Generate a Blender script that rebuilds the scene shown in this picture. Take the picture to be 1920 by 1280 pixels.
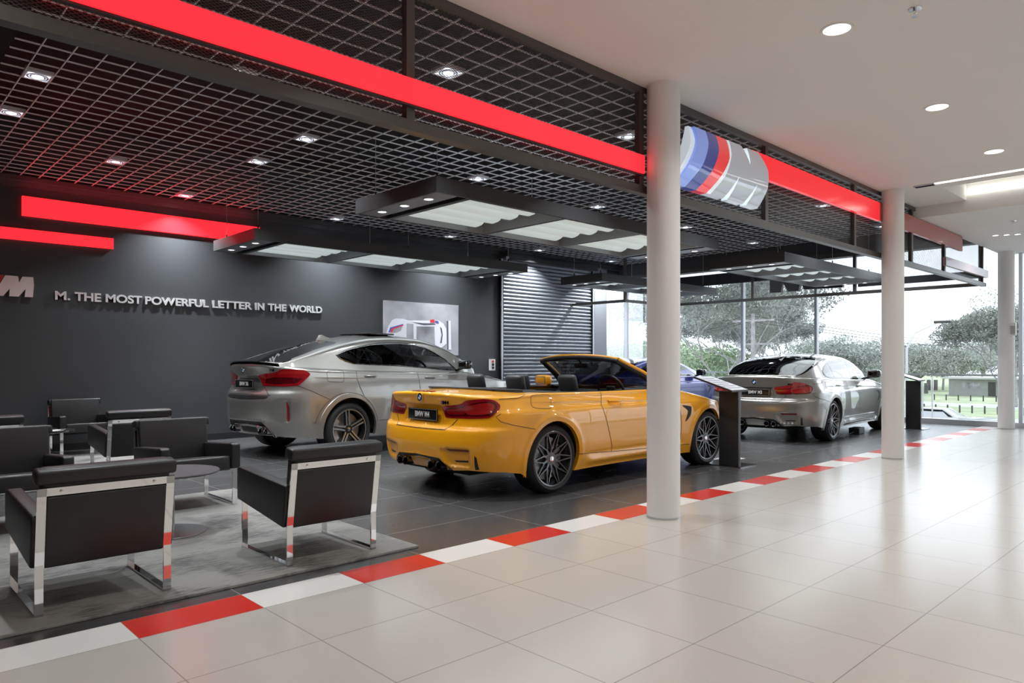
import bpy, bmesh, math, random
import numpy as np
from mathutils import Vector, Matrix
from mathutils.geometry import delaunay_2d_cdt

for o in list(bpy.data.objects): bpy.data.objects.remove(o)
scn = bpy.context.scene
COL = scn.collection
PI = math.pi
random.seed(7)

# ------------------------------------------------------------------ camera
# world: X runs along the red and white floor border, Y towards the charcoal wall, Z up
FPX, HZ, TH = 1343.9, 678.6, 0.80970267
CX, CY, CZ = -1.03578, -3.87404, 1.276
cam = bpy.data.cameras.new('camera'); camo = bpy.data.objects.new('camera', cam); COL.objects.link(camo)
camo.location = (CX, CY, CZ); camo.rotation_euler = (PI/2, 0, TH - PI/2)
cam.sensor_width = 36; cam.lens = 36*FPX/1920; cam.shift_y = (HZ-640)/1920; cam.clip_end = 600; cam.clip_start = .05
scn.camera = camo
scn.view_settings.view_transform = 'Standard'; scn.view_settings.look = 'None'
scn.view_settings.gamma = 1; scn.view_settings.exposure = 0.0; scn.view_settings.use_curve_mapping = False
# ------------------------------------------------------------------ world and light
w = bpy.data.worlds.new('sky'); scn.world = w; w.use_nodes = True
wn = w.node_tree.nodes; wl = w.node_tree.links
bg = wn['Background']
tc = wn.new('ShaderNodeTexCoord'); mp = wn.new('ShaderNodeMapping'); mp.inputs['Scale'].default_value = (1, 1, 3)
nz = wn.new('ShaderNodeTexNoise'); nz.inputs['Scale'].default_value = 2.2; nz.inputs['Detail'].default_value = 4
cr = wn.new('ShaderNodeValToRGB'); cr.color_ramp.elements[0].color = (.76, .82, .94, 1); cr.color_ramp.elements[1].color = (.88, .93, 1, 1)
cr.color_ramp.elements[0].position = .3; cr.color_ramp.elements[1].position = .7
wl.new(tc.outputs['Generated'], mp.inputs[0]); wl.new(mp.outputs[0], nz.inputs[0]); wl.new(nz.outputs[0], cr.inputs[0]); wl.new(cr.outputs[0], bg.inputs[0])
bg.inputs[1].default_value = 2.5
DL = 1.0            # overall lamp level
sun = bpy.data.lights.new('overcast_sun', 'SUN'); sun.energy = 2.0; sun.angle = 1.0; sun.color = (.93, .96, 1)
so_ = bpy.data.objects.new('overcast_sun', sun); COL.objects.link(so_); so_.rotation_euler = (0, math.radians(52), math.radians(-12))
def area(name, loc, size, power, color=(1, .96, .9), rot=(0, 0, 0), shape='DISK', spread=PI):
    l = bpy.data.lights.new(name, 'AREA'); l.shape = shape; l.size = size if not isinstance(size, tuple) else size[0]
    if isinstance(size, tuple): l.size_y = size[1]
    l.energy = power*DL; l.color = color; l.spread = spread
    o = bpy.data.objects.new(name, l); COL.objects.link(o); o.location = loc; o.rotation_euler = rot
    return o

# ------------------------------------------------------------------ materials
MATS = {}
def mat(name, color, rough=.5, metal=0, spec=.5, emit=None, es=1, coat=0, bump=None, trans=0, noise=None):
    if name in MATS: return MATS[name]
    m = bpy.data.materials.new(name); m.use_nodes = True; MATS[name] = m
    n = m.node_tree.nodes; l = m.node_tree.links; b = n['Principled BSDF']
    b.inputs['Base Color'].default_value = (*color, 1); b.inputs['Roughness'].default_value = rough
    b.inputs['Metallic'].default_value = metal; b.inputs['Specular IOR Level'].default_value = spec
    b.inputs['Coat Weight'].default_value = coat; b.inputs['Coat Roughness'].default_value = .015; b.inputs['Coat IOR'].default_value = 1.55
    if emit: b.inputs['Emission Color'].default_value = (*emit, 1); b.inputs['Emission Strength'].default_value = es
    if bump or noise:
        t = n.new('ShaderNodeTexCoord'); x = n.new('ShaderNodeTexNoise'); l.new(t.outputs['Object'], x.inputs['Vector'])
        if noise:
            x.inputs['Scale'].default_value = noise[0]; x.inputs['Detail'].default_value = 5
            r = n.new('ShaderNodeValToRGB'); r.color_ramp.elements[0].color = (*[c*(1-noise[1]) for c in color], 1); r.color_ramp.elements[1].color = (*[min(1, c*(1+noise[1])) for c in color], 1)
            r.color_ramp.elements[0].position = .3; r.color_ramp.elements[1].position = .7
            l.new(x.outputs[0], r.inputs[0]); l.new(r.outputs[0], b.inputs['Base Color'])
        if bump:
            y = n.new('ShaderNodeTexNoise'); l.new(t.outputs['Object'], y.inputs['Vector']); y.inputs['Scale'].default_value = bump[0]; y.inputs['Detail'].default_value = 3
            u = n.new('ShaderNodeBump'); u.inputs['Strength'].default_value = bump[1]; u.inputs['Distance'].default_value = bump[2] if len(bump) > 2 else .01
            l.new(y.outputs[0], u.inputs['Height']); l.new(u.outputs[0], b.inputs['Normal'])
    return m
def tile_mat(name, color, sx, sy, ox, oy, grout, gw, rough, var=.04, spec=.5):
    """tiles: object coordinates, cell sx by sy, thin joints, slight colour change from tile to tile"""
    m = bpy.data.materials.new(name); m.use_nodes = True; n = m.node_tree.nodes; l = m.node_tree.links; b = n['Principled BSDF']
    t = n.new('ShaderNodeTexCoord'); s = n.new('ShaderNodeSeparateXYZ'); l.new(t.outputs['Object'], s.inputs[0])
    def M(op, a, bb=None):
        x = n.new('ShaderNodeMath'); x.operation = op
        for i, v in enumerate((a, bb)):
            if v is None: continue
            if isinstance(v, (int, float)): x.inputs[i].default_value = v
            else: l.new(v, x.inputs[i])
        return x.outputs[0]
    ux = M('DIVIDE', M('SUBTRACT', s.outputs[0], ox), sx); uy = M('DIVIDE', M('SUBTRACT', s.outputs[1], oy), sy)
    dx = M('MULTIPLY', M('SUBTRACT', .5, M('ABSOLUTE', M('SUBTRACT', M('FRACT', ux), .5))), sx)
    dy = M('MULTIPLY', M('SUBTRACT', .5, M('ABSOLUTE', M('SUBTRACT', M('FRACT', uy), .5))), sy)
    d = M('MINIMUM', dx, dy); g = M('LESS_THAN', d, gw/2)
    cb = n.new('ShaderNodeCombineXYZ'); l.new(M('FLOOR', ux), cb.inputs[0]); l.new(M('FLOOR', uy), cb.inputs[1])
    wn_ = n.new('ShaderNodeTexWhiteNoise'); l.new(cb.outputs[0], wn_.inputs['Vector'])
    nn = n.new('ShaderNodeTexNoise'); nn.inputs['Scale'].default_value = 3; nn.inputs['Detail'].default_value = 6; l.new(t.outputs['Object'], nn.inputs['Vector'])
    v = M('ADD', M('MULTIPLY', M('SUBTRACT', wn_.outputs['Value'], .5), var*2), M('MULTIPLY', M('SUBTRACT', nn.outputs[0], .5), var*1.2))
    v = M('ADD', v, 1.0)
    mx = n.new('ShaderNodeVectorMath'); mx.operation = 'SCALE'; mx.inputs[0].default_value = color; l.new(v, mx.inputs['Scale'])
    mix = n.new('ShaderNodeMix'); mix.data_type = 'RGBA'; l.new(g, mix.inputs['Factor']); l.new(mx.outputs[0], mix.inputs['A']); mix.inputs['B'].default_value = (*grout, 1)
    l.new(mix.outputs['Result'], b.inputs['Base Color'])
    rr = n.new('ShaderNodeMapRange'); rr.inputs['To Min'].default_value = rough*.95; rr.inputs['To Max'].default_value = rough*1.05; l.new(nn.outputs[0], rr.inputs[0]); l.new(rr.outputs[0], b.inputs['Roughness'])
    b.inputs['Specular IOR Level'].default_value = spec
    MATS[name] = m; return m
def glass(name, tint=(.97, .99, .98), gl=1.0, rough=0.0):
    m = bpy.data.materials.new(name); m.use_nodes = True; n = m.node_tree.nodes; l = m.node_tree.links; n.clear()
    o = n.new('ShaderNodeOutputMaterial'); t = n.new('ShaderNodeBsdfTransparent'); t.inputs[0].default_value = (*tint, 1)
    g = n.new('ShaderNodeBsdfGlossy'); g.inputs['Roughness'].default_value = rough; g.inputs[0].default_value = (1, 1, 1, 1)
    f = n.new('ShaderNodeFresnel'); f.inputs[0].default_value = 1.5
    k = n.new('ShaderNodeMath'); k.operation = 'MULTIPLY'; k.inputs[1].default_value = gl; l.new(f.outputs[0], k.inputs[0])
    x = n.new('ShaderNodeMixShader'); l.new(k.outputs[0], x.inputs[0]); l.new(t.outputs[0], x.inputs[1]); l.new(g.outputs[0], x.inputs[2]); l.new(x.outputs[0], o.inputs[0])
    MATS[name] = m; return m
def mesh_mat(name, color, px, pz, frac, axis=0):
    """expanded metal sheet: diamond openings cut by the pattern, strands of dark metal"""
    m = bpy.data.materials.new(name); m.use_nodes = True; n = m.node_tree.nodes; l = m.node_tree.links; b = n['Principled BSDF']
    b.inputs['Base Color'].default_value = (*color, 1); b.inputs['Roughness'].default_value = .35; b.inputs['Metallic'].default_value = .6
    t = n.new('ShaderNodeTexCoord'); s = n.new('ShaderNodeSeparateXYZ'); l.new(t.outputs['Object'], s.inputs[0])
    def M(op, a, bb=None):
        x = n.new('ShaderNodeMath'); x.operation = op
        for i, v in enumerate((a, bb)):
            if v is None: continue
            if isinstance(v, (int, float)): x.inputs[i].default_value = v
            else: l.new(v, x.inputs[i])
        return x.outputs[0]
    a = M('DIVIDE', s.outputs[axis], px); c = M('DIVIDE', s.outputs[2], pz)
    p = M('ABSOLUTE', M('SUBTRACT', M('FRACT', M('ADD', a, c)), .5)); q = M('ABSOLUTE', M('SUBTRACT', M('FRACT', M('SUBTRACT', a, c)), .5))
    strand = M('LESS_THAN', M('MINIMUM', p, q), frac/2)
    l.new(strand, b.inputs['Alpha'])
    MATS[name] = m; return m

CH = mat('chrome', (.82, .82, .83), .05, 1)
mat('dark_chrome', (.25, .25, .26), .12, 1)
mat('leather', (.013, .013, .0135), .42, bump=(60, .15, .002), noise=(3, .15))
mat('black_metal', (.028, .028, .030), .38)
mat('raft_metal', (.050, .052, .055), .42)
mat('raft_inside', (.33, .345, .36), .4, .2)
mat('frame_metal', (.105, .10, .095), .36, .4)
mat('white_paint', (.79, .785, .77), .55)
mat('ceiling_paint', (.76, .755, .725), .8, noise=(1.5, .01))
mat('wall_charcoal', (.046, .049, .054), .40, noise=(.8, .06))
mat('wall_black', (.008, .008, .009), .6)
mat('plenum', (.002, .002, .0025), .9)
mat('grid_metal', (.86, .88, .92), .34, .3)
mat('alu', (.55, .56, .58), .35, .6)
mat('pier_paint', (.20, .215, .24), .45)
mat('rubber', (.016, .016, .017), .62)
mat('black_gloss', (.006, .006, .007), .08, coat=1)
mat('black_plastic', (.012, .012, .013), .5)
mat('interior', (.022, .022, .024), .55)
mat('seat_leather', (.035, .036, .038), .45)
mat('liner', (.004, .004, .004), .9)
mat('plate_black', (.008, .008, .009), .25)
mat('plate_white', (.78, .78, .78), .5)
mat('lamp_lens', (.95, .97, 1), .3, emit=(.95, .97, 1), es=6)
mat('lamp_warm', (.95, .95, .92), .3, emit=(1, .98, .94), es=4)
mat('tube_diffuser', (.58, .64, .64), .45, emit=(.80, .91, .90), es=.40)
mat('led_red', (.5, .01, .015), .28, emit=(1, .018, .028), es=1.7)
mat('led_red_dim', (.5, .012, .02), .15, emit=(1, .02, .03), es=.72)
mat('panel_red', (.46, .07, .055), .22, coat=.5)
mat('panel_pink', (.36, .27, .28), .3, coat=.3)
mat('red_lens', (.22, .004, .008), .06, coat=1, emit=(1, .01, .01), es=.02)
mat('red_lens_dark', (.07, .002, .004), .06, coat=1)
mat('red_lens_bright', (.27, .010, .010), .1, coat=1, emit=(1, .05, .02), es=.03)
mat('reflector_red', (.22, .012, .012), .3)
glass('window_glass', (.97, .985, .985), .55)
glass('clear_glass', (.93, .95, .945), .9)
glass('tint_glass', (.34, .35, .35), 1.0)
glass('dark_glass', (.015, .015, .017), 1.5)
mesh_mat('mesh_front', (.10, .10, .10), .034, .016, .125, 0)
mesh_mat('mesh_side', (.10, .105, .12), .034, .016, .15, 1)
def paint(name, c, metal=0, rough=.3, flake=0):
    m = mat(name, c, rough, metal, coat=1); return m
paint('paint_yellow', (.93, .40, .0), 0, .4)
paint('paint_silver', (.42, .415, .39), .75, .32)
paint('paint_grey', (.30, .29, .275), .75, .30)
paint('paint_blue', (.018, .025, .19), .35, .28)
paint('paint_far_white', (.42, .42, .43), 0, .3)

# ------------------------------------------------------------------ object helpers
def tag(o, label=None, cat=None, group=None, kind=None):
    if label: o['label'] = label
    if cat: o['category'] = cat
    if group: o['group'] = group
    if kind: o['kind'] = kind
    return o
def link(name, me, m=None, parent=None, loc=None):
    o = bpy.data.objects.new(name, me); COL.objects.link(o)
    if parent is not None: o.parent = parent
    if loc is not None: o.location = loc
    if m is not None:
        for x in (m if isinstance(m, (list, tuple)) else [m]): me.materials.append(MATS[x] if isinstance(x, str) else x)
    return o
def empty(name, loc=(0, 0, 0), rz=0, parent=None):
    o = bpy.data.objects.new(name, None); COL.objects.link(o); o.location = loc; o.rotation_euler = (0, 0, rz); o.empty_display_size = .1
    if parent is not None: o.parent = parent
    return o
def kids(o): return [c for c in bpy.data.objects if c.parent == o]
def copy_tree(o, parent=None):
    c = o.copy(); COL.objects.link(c)
    if parent is not None: c.parent = parent
    for ch in kids(o): copy_tree(ch, c)
    return c
class MB:
    """collects shapes and links them as one mesh object"""
    def __init__(s): s.v = []; s.f = []; s.mi = []; s.sm = []
    def add(s, V, F, mi=0, smooth=False):
        b = len(s.v); s.v += [tuple(p) for p in V]; s.f += [tuple(b+i for i in f) for f in F]; s.mi += [mi]*len(F); s.sm += [smooth]*len(F)
    def box(s, x0, x1, y0, y1, z0, z1, mi=0, bev=0, M=None):
        if bev:
            bm = bmesh.new(); bmesh.ops.create_cube(bm, size=1)
            for v in bm.verts: v.co = Vector(((x0+x1)/2+v.co.x*(x1-x0), (y0+y1)/2+v.co.y*(y1-y0), (z0+z1)/2+v.co.z*(z1-z0)))
            bmesh.ops.bevel(bm, geom=bm.edges[:], offset=bev, segments=3, profile=.5, affect='EDGES')
            bm.verts.index_update(); V = [v.co.copy() for v in bm.verts]; F = [[v.index for v in f.verts] for f in bm.faces]; bm.free()
            if M: V = [M @ v for v in V]
            s.add(V, F, mi, True); return
        V = [(x, y, z) for x in (x0, x1) for y in (y0, y1) for z in (z0, z1)]
        if M: V = [M @ Vector(v) for v in V]
        s.add(V, [(0, 1, 3, 2), (4, 6, 7, 5), (0, 4, 5, 1), (2, 3, 7, 6), (0, 2, 6, 4), (1, 5, 7, 3)], mi)
    def tube(s, pts, r, n=10, mi=0, cap=True):
        P = [Vector(p) for p in pts]; R = r if isinstance(r, (list, tuple)) else [r]*len(P); V = []; F = []
        up = Vector((0, 0, 1)); prev = None
        for i, p in enumerate(P):
            d = (P[min(i+1, len(P)-1)]-P[max(i-1, 0)]).normalized()
            a = prev if prev is not None else (up if abs(d.dot(up)) < .95 else Vector((1, 0, 0)))
            x = (a-d*a.dot(d)).normalized(); y = d.cross(x); prev = x
            for k in range(n): t = 2*PI*k/n; V.append(p+x*(R[i]*math.cos(t))+y*(R[i]*math.sin(t)))
        for i in range(len(P)-1):
            for k in range(n): F.append((i*n+k, i*n+(k+1) % n, (i+1)*n+(k+1) % n, (i+1)*n+k))
        if cap: F.append(tuple(range(n))[::-1]); F.append(tuple((len(P)-1)*n+k for k in range(n)))
        s.add(V, F, mi, True)
    def lathe(s, prof, n=48, axis='z', c=(0, 0, 0), mi=0):
        V = []; F = []
        for (r, h) in prof:
            for k in range(n):
                t = 2*PI*k/n; a, b = r*math.cos(t), r*math.sin(t)
                V.append({'z': (c[0]+a, c[1]+b, c[2]+h), 'y': (c[0]+a, c[1]+h, c[2]+b), 'x': (c[0]+h, c[1]+a, c[2]+b)}[axis])
        m = len(prof)
        for i in range(m-1):
            for k in range(n): F.append((i*n+k, i*n+(k+1) % n, (i+1)*n+(k+1) % n, (i+1)*n+k))
        s.add(V, F, mi, True)
    def prism(s, poly, y0, y1, axis='y', mi=0):
        """poly in the plane across the axis, extruded"""
        n = len(poly); V = []
        for h in (y0, y1):
            for (a, b) in poly: V.append({'y': (a, h, b), 'x': (h, a, b), 'z': (a, b, h)}[axis])
        s.add(V, [tuple(range(n)), tuple(range(2*n-1, n-1, -1))]+[(i, (i+1) % n, n+(i+1) % n, n+i) for i in range(n)], mi)
    def build(s, name, m, parent=None, loc=None, recalc=True, sharp=.6):
        me = bpy.data.meshes.new(name); me.from_pydata(s.v, [], s.f); me.update()
        me.polygons.foreach_set('material_index', s.mi)
        if recalc:
            bm = bmesh.new(); bm.from_mesh(me); bmesh.ops.recalc_face_normals(bm, faces=bm.faces); bm.to_mesh(me); bm.free()
        me.polygons.foreach_set('use_smooth', [True]*len(me.polygons) if any(s.sm) else [False]*len(me.polygons))
        if any(s.sm): me.set_sharp_from_angle(angle=sharp)
        return link(name, me, m, parent, loc)
def box(name, x0, x1, y0, y1, z0, z1, m, parent=None, bev=0):
    b = MB(); b.box(x0, x1, y0, y1, z0, z1, bev=bev); return b.build(name, m, parent)
def text_obj(name, body, size, m, parent, depth=.004, bold=.0, sx=1.0, align='CENTER'):
    cu = bpy.data.curves.new(name+'_src', 'FONT'); cu.body = body; cu.size = size; cu.extrude = depth; cu.offset = bold; cu.align_x = align; cu.align_y = 'CENTER'
    t = bpy.data.objects.new(name+'_src', cu); COL.objects.link(t); bpy.context.view_layer.update()
    me = bpy.data.meshes.new_from_object(t.evaluated_get(bpy.context.evaluated_depsgraph_get())); bpy.data.objects.remove(t)
    for v in me.vertices: v.co.x *= sx
    me.materials.clear(); return link(name, me, m, parent)
def at(u, v, X=None, Y=None, Z=None, D=None):
    """world point seen at a place of the 1920 by 1280 photograph, on a plane or at a depth"""
    fw = Vector((math.cos(TH), math.sin(TH), 0)); rt = Vector((math.sin(TH), -math.cos(TH), 0)); C0 = Vector((CX, CY, CZ))
    r = fw+rt*((u-960)/FPX)+Vector((0, 0, -(v-HZ)/FPX))
    t = D if D is not None else (X-CX)/r.x if X is not None else (Y-CY)/r.y if Y is not None else (Z-CZ)/r.z
    return C0+r*t

# ================================================================== the building
S = .6
tile_mat('tile_dark', (.066, .066, .067), 1.2, .6, .6, 0, (.26, .26, .26), .006, .27, .05, 1.0)
tile_mat('tile_beige', (.545, .518, .475), .6, .6, 0, -.29+.0, (.30, .28, .25), .005, .20, .012, 1.0)
tile_mat('tile_white', (.78, .77, .745), .6, 5, 0, 0, (.4, .38, .35), .003, .22, .01)
tile_mat('tile_red', (.66, .035, .022), .6, 5, 0, 0, (.3, .1, .08), .003, .20, .02)
XL, XR, YB, YW = -6.0, 15.72, -9.0, 8.045
f = box('floor', XL, XR, 0, YW+.1, -.2, 0, 'tile_dark'); tag(f, kind='structure')
f = box('floor', XL, XR, YB, -.288, -.2, 0, 'tile_beige'); tag(f, kind='structure')
b = MB()
for k in range(-10, 27):
    x1 = min((k+1)*S, XR); b.box(k*S, x1, -.288, 0, -.2, 0, mi=0 if k % 2 == 0 else 1)
f = b.build('floor', ['tile_red', 'tile_white']); tag(f, kind='structure')
# walls
tag(box('wall_back', XL, 9.95, YW, YW+.2, 0, 4.8, 'wall_charcoal'), kind='structure')
tag(box('wall_back', 9.95, 13.15, YW, YW+.2, 3.70, 4.8, 'wall_charcoal'), kind='structure')
tag(box('wall_back', 13.15, 13.72, YW-.03, YW+.2, 0, 4.8, 'pier_paint'), kind='structure')
tag(box('wall_back', 13.72, XR+.1, YW, YW+.2, 3.55, 4.8, 'wall_charcoal'), kind='structure')
tag(box('wall_left', XL-.2, XL, YB, YW+.2, 0, 4.8, 'wall_black'), kind='structure')
tag(box('wall_front', XL, XR, YB-.2, YB, 0, 4.8, 'white_paint'), kind='structure')
tag(box('baseboard_back', XL, 9.85, YW-.025, YW-.002, 0, .105, 'wall_black'), kind='structure')
# the bulkhead strip where the open grid ceiling meets the wall
b = MB(); b.box(XL, 14.25, YW-.14, YW-.002, 3.775, 3.84); b.box(XL, 14.25, YW-.09, YW-.002, 3.70, 3.775); tag(b.build('trim_1', 'raft_metal'), kind='structure')
# black soffit left of the open grid and the dark plenum over it
tag(box('ceiling', XL, .02, -.30, YW, 3.84, 3.9, 'plenum'), kind='structure')
tag(box('ceiling', XL, XR+.1, -.30, YW+.2, 4.75, 4.85, 'plenum'), kind='structure')
tag(box('ceiling', 14.25, 14.45, -.30, YW, 3.46, 4.75, 'raft_metal'), kind='structure')
tag(box('ceiling', 14.45, XR+.1, -.30, YW, 4.40, 4.75, 'ceiling_paint'), kind='structure')
# white ceiling with the light cove
CZH = 3.55
tag(box('ceiling', XL, 9.12, YB, -.30, CZH, 4.75, 'ceiling_paint'), kind='structure')
tag(box('ceiling', 9.12, 10.55, -.98, -.30, CZH, 4.75, 'ceiling_paint'), kind='structure')
b = MB(); b.box(9.23, 9.47, YB, -.98, CZH, 3.9); b.box(9.12, 9.23, YB, -.98, 3.62, 3.9); b.box(9.47, 10.55, YB, -.98, 3.78, 4.0)
tag(b.build('ceiling', 'ceiling_paint'), kind='structure')
tag(box('ceiling', 10.55, XR+.1, YB, -.30, 3.39, 4.75, 'ceiling_paint'), kind='structure')
t = empty('linear_light', (9.17, -5, 3.6)); tag(t, 'upper of two long white linear lights set in the ceiling slot', 'light')
box('diffuser', -.035, .035, -3.9, 4.02, -.03, 0, 'lamp_warm', t)
t = empty('linear_light', (10.50, -5, 3.665)); tag(t, 'lower long white strip light glowing inside the raised ceiling cove', 'light')
box('diffuser', .0, .045, -3.9, 4.0, -.02, .02, 'lamp_warm', t)
t = empty('air_grille', (9.17, -.86, 3.545)); tag(t, 'dark slotted air grille at the end of the ceiling light slot', 'vent')
box('frame', -.055, .055, -.12, .12, -.008, .002, 'alu', t)
for q in (-.025, .0, .025): box('slot', q-.007, q+.007, -.11, .11, -.011, -.008, 'plenum', t)
# ---------------------------------------------------------------- round columns
def column(x, y, r, top, name, label):
    t = empty('round_column', (x, y, 0)); tag(t, label, 'column', 'round white columns')
    b = MB(); b.lathe([(r, .015), (r, top)], 64); b.build('shaft', 'white_paint', t)
    b = MB(); b.lathe([(r+.002, 0), (r+.002, .016), (r-.01, .016)], 64); b.build('base_joint', 'alu', t)
    return t
column(3.946, -.455, .135, CZH, 'a', 'nearest white round column, passing in front of the yellow convertible')
column(9.19, -.47, .135, CZH, 'b', 'middle white round column beside the front of the grey sedan')
c3 = column(15.30, -.46, .137, 3.39, 'c', 'farthest white round column standing at the window glass')
t = empty('wall_speaker', (15.30-.10, -.46-.12, 1.90)); tag(t, 'small white box fixed to the farthest white column', 'speaker')
b = MB(); b.box(-.05, .03, -.06, .03, -.12, .12, bev=.008); b.build('housing', 'white_paint', t)
box('front_grille', -.055, -.048, -.05, .02, -.10, .06, 'alu', t)

# ---------------------------------------------------------------- open grid ceiling
GZ = 3.84; CELL = .2175
b = MB()
x = .32-CELL*1.5
gx = [x+CELL*k for k in range(0, 66) if .03 < x+CELL*k < 14.25]
y0 = 1.12-CELL*6.5
gy = [y0+CELL*k for k in range(0, 40) if -.29 < y0+CELL*k < YW-.1]
for X in gx: b.box(X-.0046, X+.0046, -.30, YW-.1, GZ, GZ+.012)
for Y in gy: b.box(.03, 14.25, Y-.0046, Y+.0046, GZ+.001, GZ+.013)
g = b.build('grid_ceiling', 'grid_metal'); tag(g, 'open cell black and silver metal grid ceiling above the cars', 'ceiling grid')
# recessed lights in the grid
def grid_light(first=[None]):
    t = empty('grid_downlight'); h = CELL/2
    b = MB()
    for (a0, a1, c0, c1) in ((-h, h, -h, -h+.02), (-h, h, h-.02, h), (-h, -h+.02, -h, h), (h-.02, h, -h, h)): b.box(a0, a1, c0, c1, -.004, .03)
    b.box(-h, h, -h, h, .03, .035); b.build('plate', 'grid_metal', t)
    b = MB(); b.lathe([(.085, .0), (.085, -.006), (.072, -.006), (.072, .0)], 24); b.lathe([(.06, .0), (.06, -.006), (.05, -.006), (.05, .0)], 24); b.build('ring', 'alu', t)
    b = MB(); b.lathe([(.001, -.002), (.044, -.002), (.044, .01)], 24); b.build('lens', 'lamp_lens', t)
    return t
GL = []
for Xk, xv in enumerate((.32, 2.94, 5.55, 8.16, 10.77, 13.38)):
    for Yk, yv in enumerate((1.12, 3.73, 5.02, 6.27, 7.60)):
        if yv == 5.02 and xv not in (.32, 2.94): continue
        if yv == 6.27: 
            if xv != .32: continue
            GL.append((1.62, 6.27)); continue
        if (xv, yv) == (.32, 7.6): continue
        GL.append((xv, yv))
GL += [(1.62, 2.43)]
proto = grid_light(); tops = {}
for i, (x, y) in enumerate(GL):
    o = proto if i == 0 else copy_tree(proto)
    o.location = (x, y, GZ); cx = int(round((x-.32)/1.3))
    tag(o, 'square plate downlight with a bright round lens in the black grid ceiling', 'ceiling light', 'downlights in the black grid ceiling')
    o['category'] = 'ceiling light'
    area('grid_lamp', (x, y, GZ-.03), .10, 60 if y > 7 else 24, (.93, .97, 1), spread=2.0)
# ceiling downlights in the white ceiling
def dl(x, y, z, r, label, power, group='round downlights in the white ceiling'):
    t = empty('round_downlight', (x, y, z)); tag(t, label, 'ceiling light', group)
    b = MB(); b.lathe([(r*.82, .004), (r*.84, -.006), (r, -.006), (r*1.02, .0)], 40); b.build('trim_ring', 'white_paint', t)
    b = MB(); b.lathe([(.001, -.003), (r*.82, -.003)], 40); b.build('lens', 'lamp_warm', t)
    if power: area('ceiling_lamp', (x, y, z-.02), r*1.5, power, (1, .98, .95), spread=2.4)
names = {3.947: 'nearest round downlight in the white ceiling, top right', 6.12: 'second round downlight from the front in the white ceiling', 8.07: 'third round downlight in the white ceiling above the light cove'}
for x in (3.947, 6.12, 8.07): dl(x, -1.86, CZH, .105, names[x], 17)
for (x, y, pw) in ((1.7, -1.86, 15), (-.5, -1.86, 9), (1.7, -5, 20), (-2.5, -1.9, 4), (-2.5, -5, 14), (4.6, -5, 20), (7.6, -5, 20), (-.5, -5, 20), (4.6, -7.6, 20), (.4, -7.6, 18)): area('ceiling_lamp', (x, y, CZH-.02), .16, pw, (1, .98, .95), spread=2.3)
for j, (x, y) in enumerate(((13.05, -.78), (13.12, -.92), (13.19, -1.06))):
    dl(x, y, 3.39, .05, ['left of three tiny downlights in the low white soffit', 'middle of three tiny downlights in the low white soffit', 'right of three tiny downlights in the low white soffit'][j], 3, 'row of three small soffit downlights')
for (x, y, z, lb) in ((4.03, -2.32, CZH, 'chrome sprinkler head in the white ceiling at the top edge'), (11.8, -1.28, 3.39, 'chrome sprinkler head in the lower white soffit above three small lights')):
    t = empty('sprinkler', (x, y, z)); tag(t, lb, 'sprinkler')
    b = MB(); b.lathe([(.001, -.004), (.04, -.004), (.042, 0)], 24); b.build('escutcheon', 'chrome', t)
    b = MB(); b.lathe([(.012, -.004), (.012, -.03), (.006, -.035), (.006, -.045), (.02, -.046), (.02, -.05), (.001, -.05)], 16); b.build('nozzle', 'chrome', t)

# ---------------------------------------------------------------- mesh canopy frame
YF = -.33
t = empty('mesh_canopy_frame', (0, 0, 0)); tag(t, 'dark metal canopy frame with expanded mesh panels round the display bay', 'frame')
box('top_rail', -4, 14.35, YF, YF+.05, 3.50, CZH-.001, 'frame_metal', t)
box('bottom_rail', -4, 14.45, YF, YF+.075, 2.67, 2.735, 'frame_metal', t)
for px in (-.95, 1.50, 3.82, 4.14, 5.98, 8.30, 10.42, 11.98, 14.25): box('post', px-.03, px+.03, YF+.002, YF+.05, 2.735, 3.50, 'frame_metal', t)
box('mesh_panel', -4, 14.3, YF+.035, YF+.038, 2.735, 3.50, 'mesh_front', t)
# end of the canopy along the window, with a step back beside the roller door
box('bottom_rail', 14.24, 14.30, YF+.075, 6.36, 2.67, 2.735, 'frame_metal', t)
box('bottom_rail', 12.35, 14.30, 6.36, 6.42, 2.67, 2.735, 'frame_metal', t)
box('bottom_rail', 12.35, 12.41, 6.42, YW-.03, 2.67, 2.735, 'frame_metal', t)
for (px, py) in ((14.27, 6.39), (14.27, 4.2), (14.27, 1.95), (12.38, 6.39), (14.27, -.28)): box('post', px-.03, px+.03, py-.03, py+.03, 2.735, 3.46 if px > 13 else 3.84, 'frame_metal', t)
box('top_rail', 14.2, 14.26, YF+.05, YW-.1, 3.46, 3.55, 'frame_metal', t)
box('mesh_panel', 14.265, 14.268, YF+.05, 6.36, 2.735, 3.46, 'mesh_side', t)
# ---------------------------------------------------------------- red light bands
t = empty('red_light_band', (0, YF, 2.89)); tag(t, 'long glowing red light band left of the nearest column on the canopy', 'light band')
box('light_panel', -4, 3.80, -.045, -.002, -.070, .075, 'led_red', t); box('back_tray', -4, 3.80, -.03, .0, -.085, -.072, 'black_metal', t)
t = empty('red_light_band', (0, YF, 3.26)); tag(t, 'glowing red light band between the large letter sign and the middle column', 'light band')
box('light_panel', 5.60, 9.0, -.045, -.002, -.12, .12, 'led_red_dim', t)
t = empty('red_light_band', (0, YF, 3.26)); tag(t, 'unlit dull red band on the canopy beyond the middle column', 'light band')
box('light_panel', 9.0, 12.75, -.045, -.002, -.12, .12, 'panel_red', t)
t = empty('red_light_band', (0, YF, 2.88)); tag(t, 'short pale pink band at the far end of the canopy', 'light band')
box('light_panel', 11.80, 14.32, -.06, -.012, -.065, .07, 'panel_pink', t)
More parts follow.
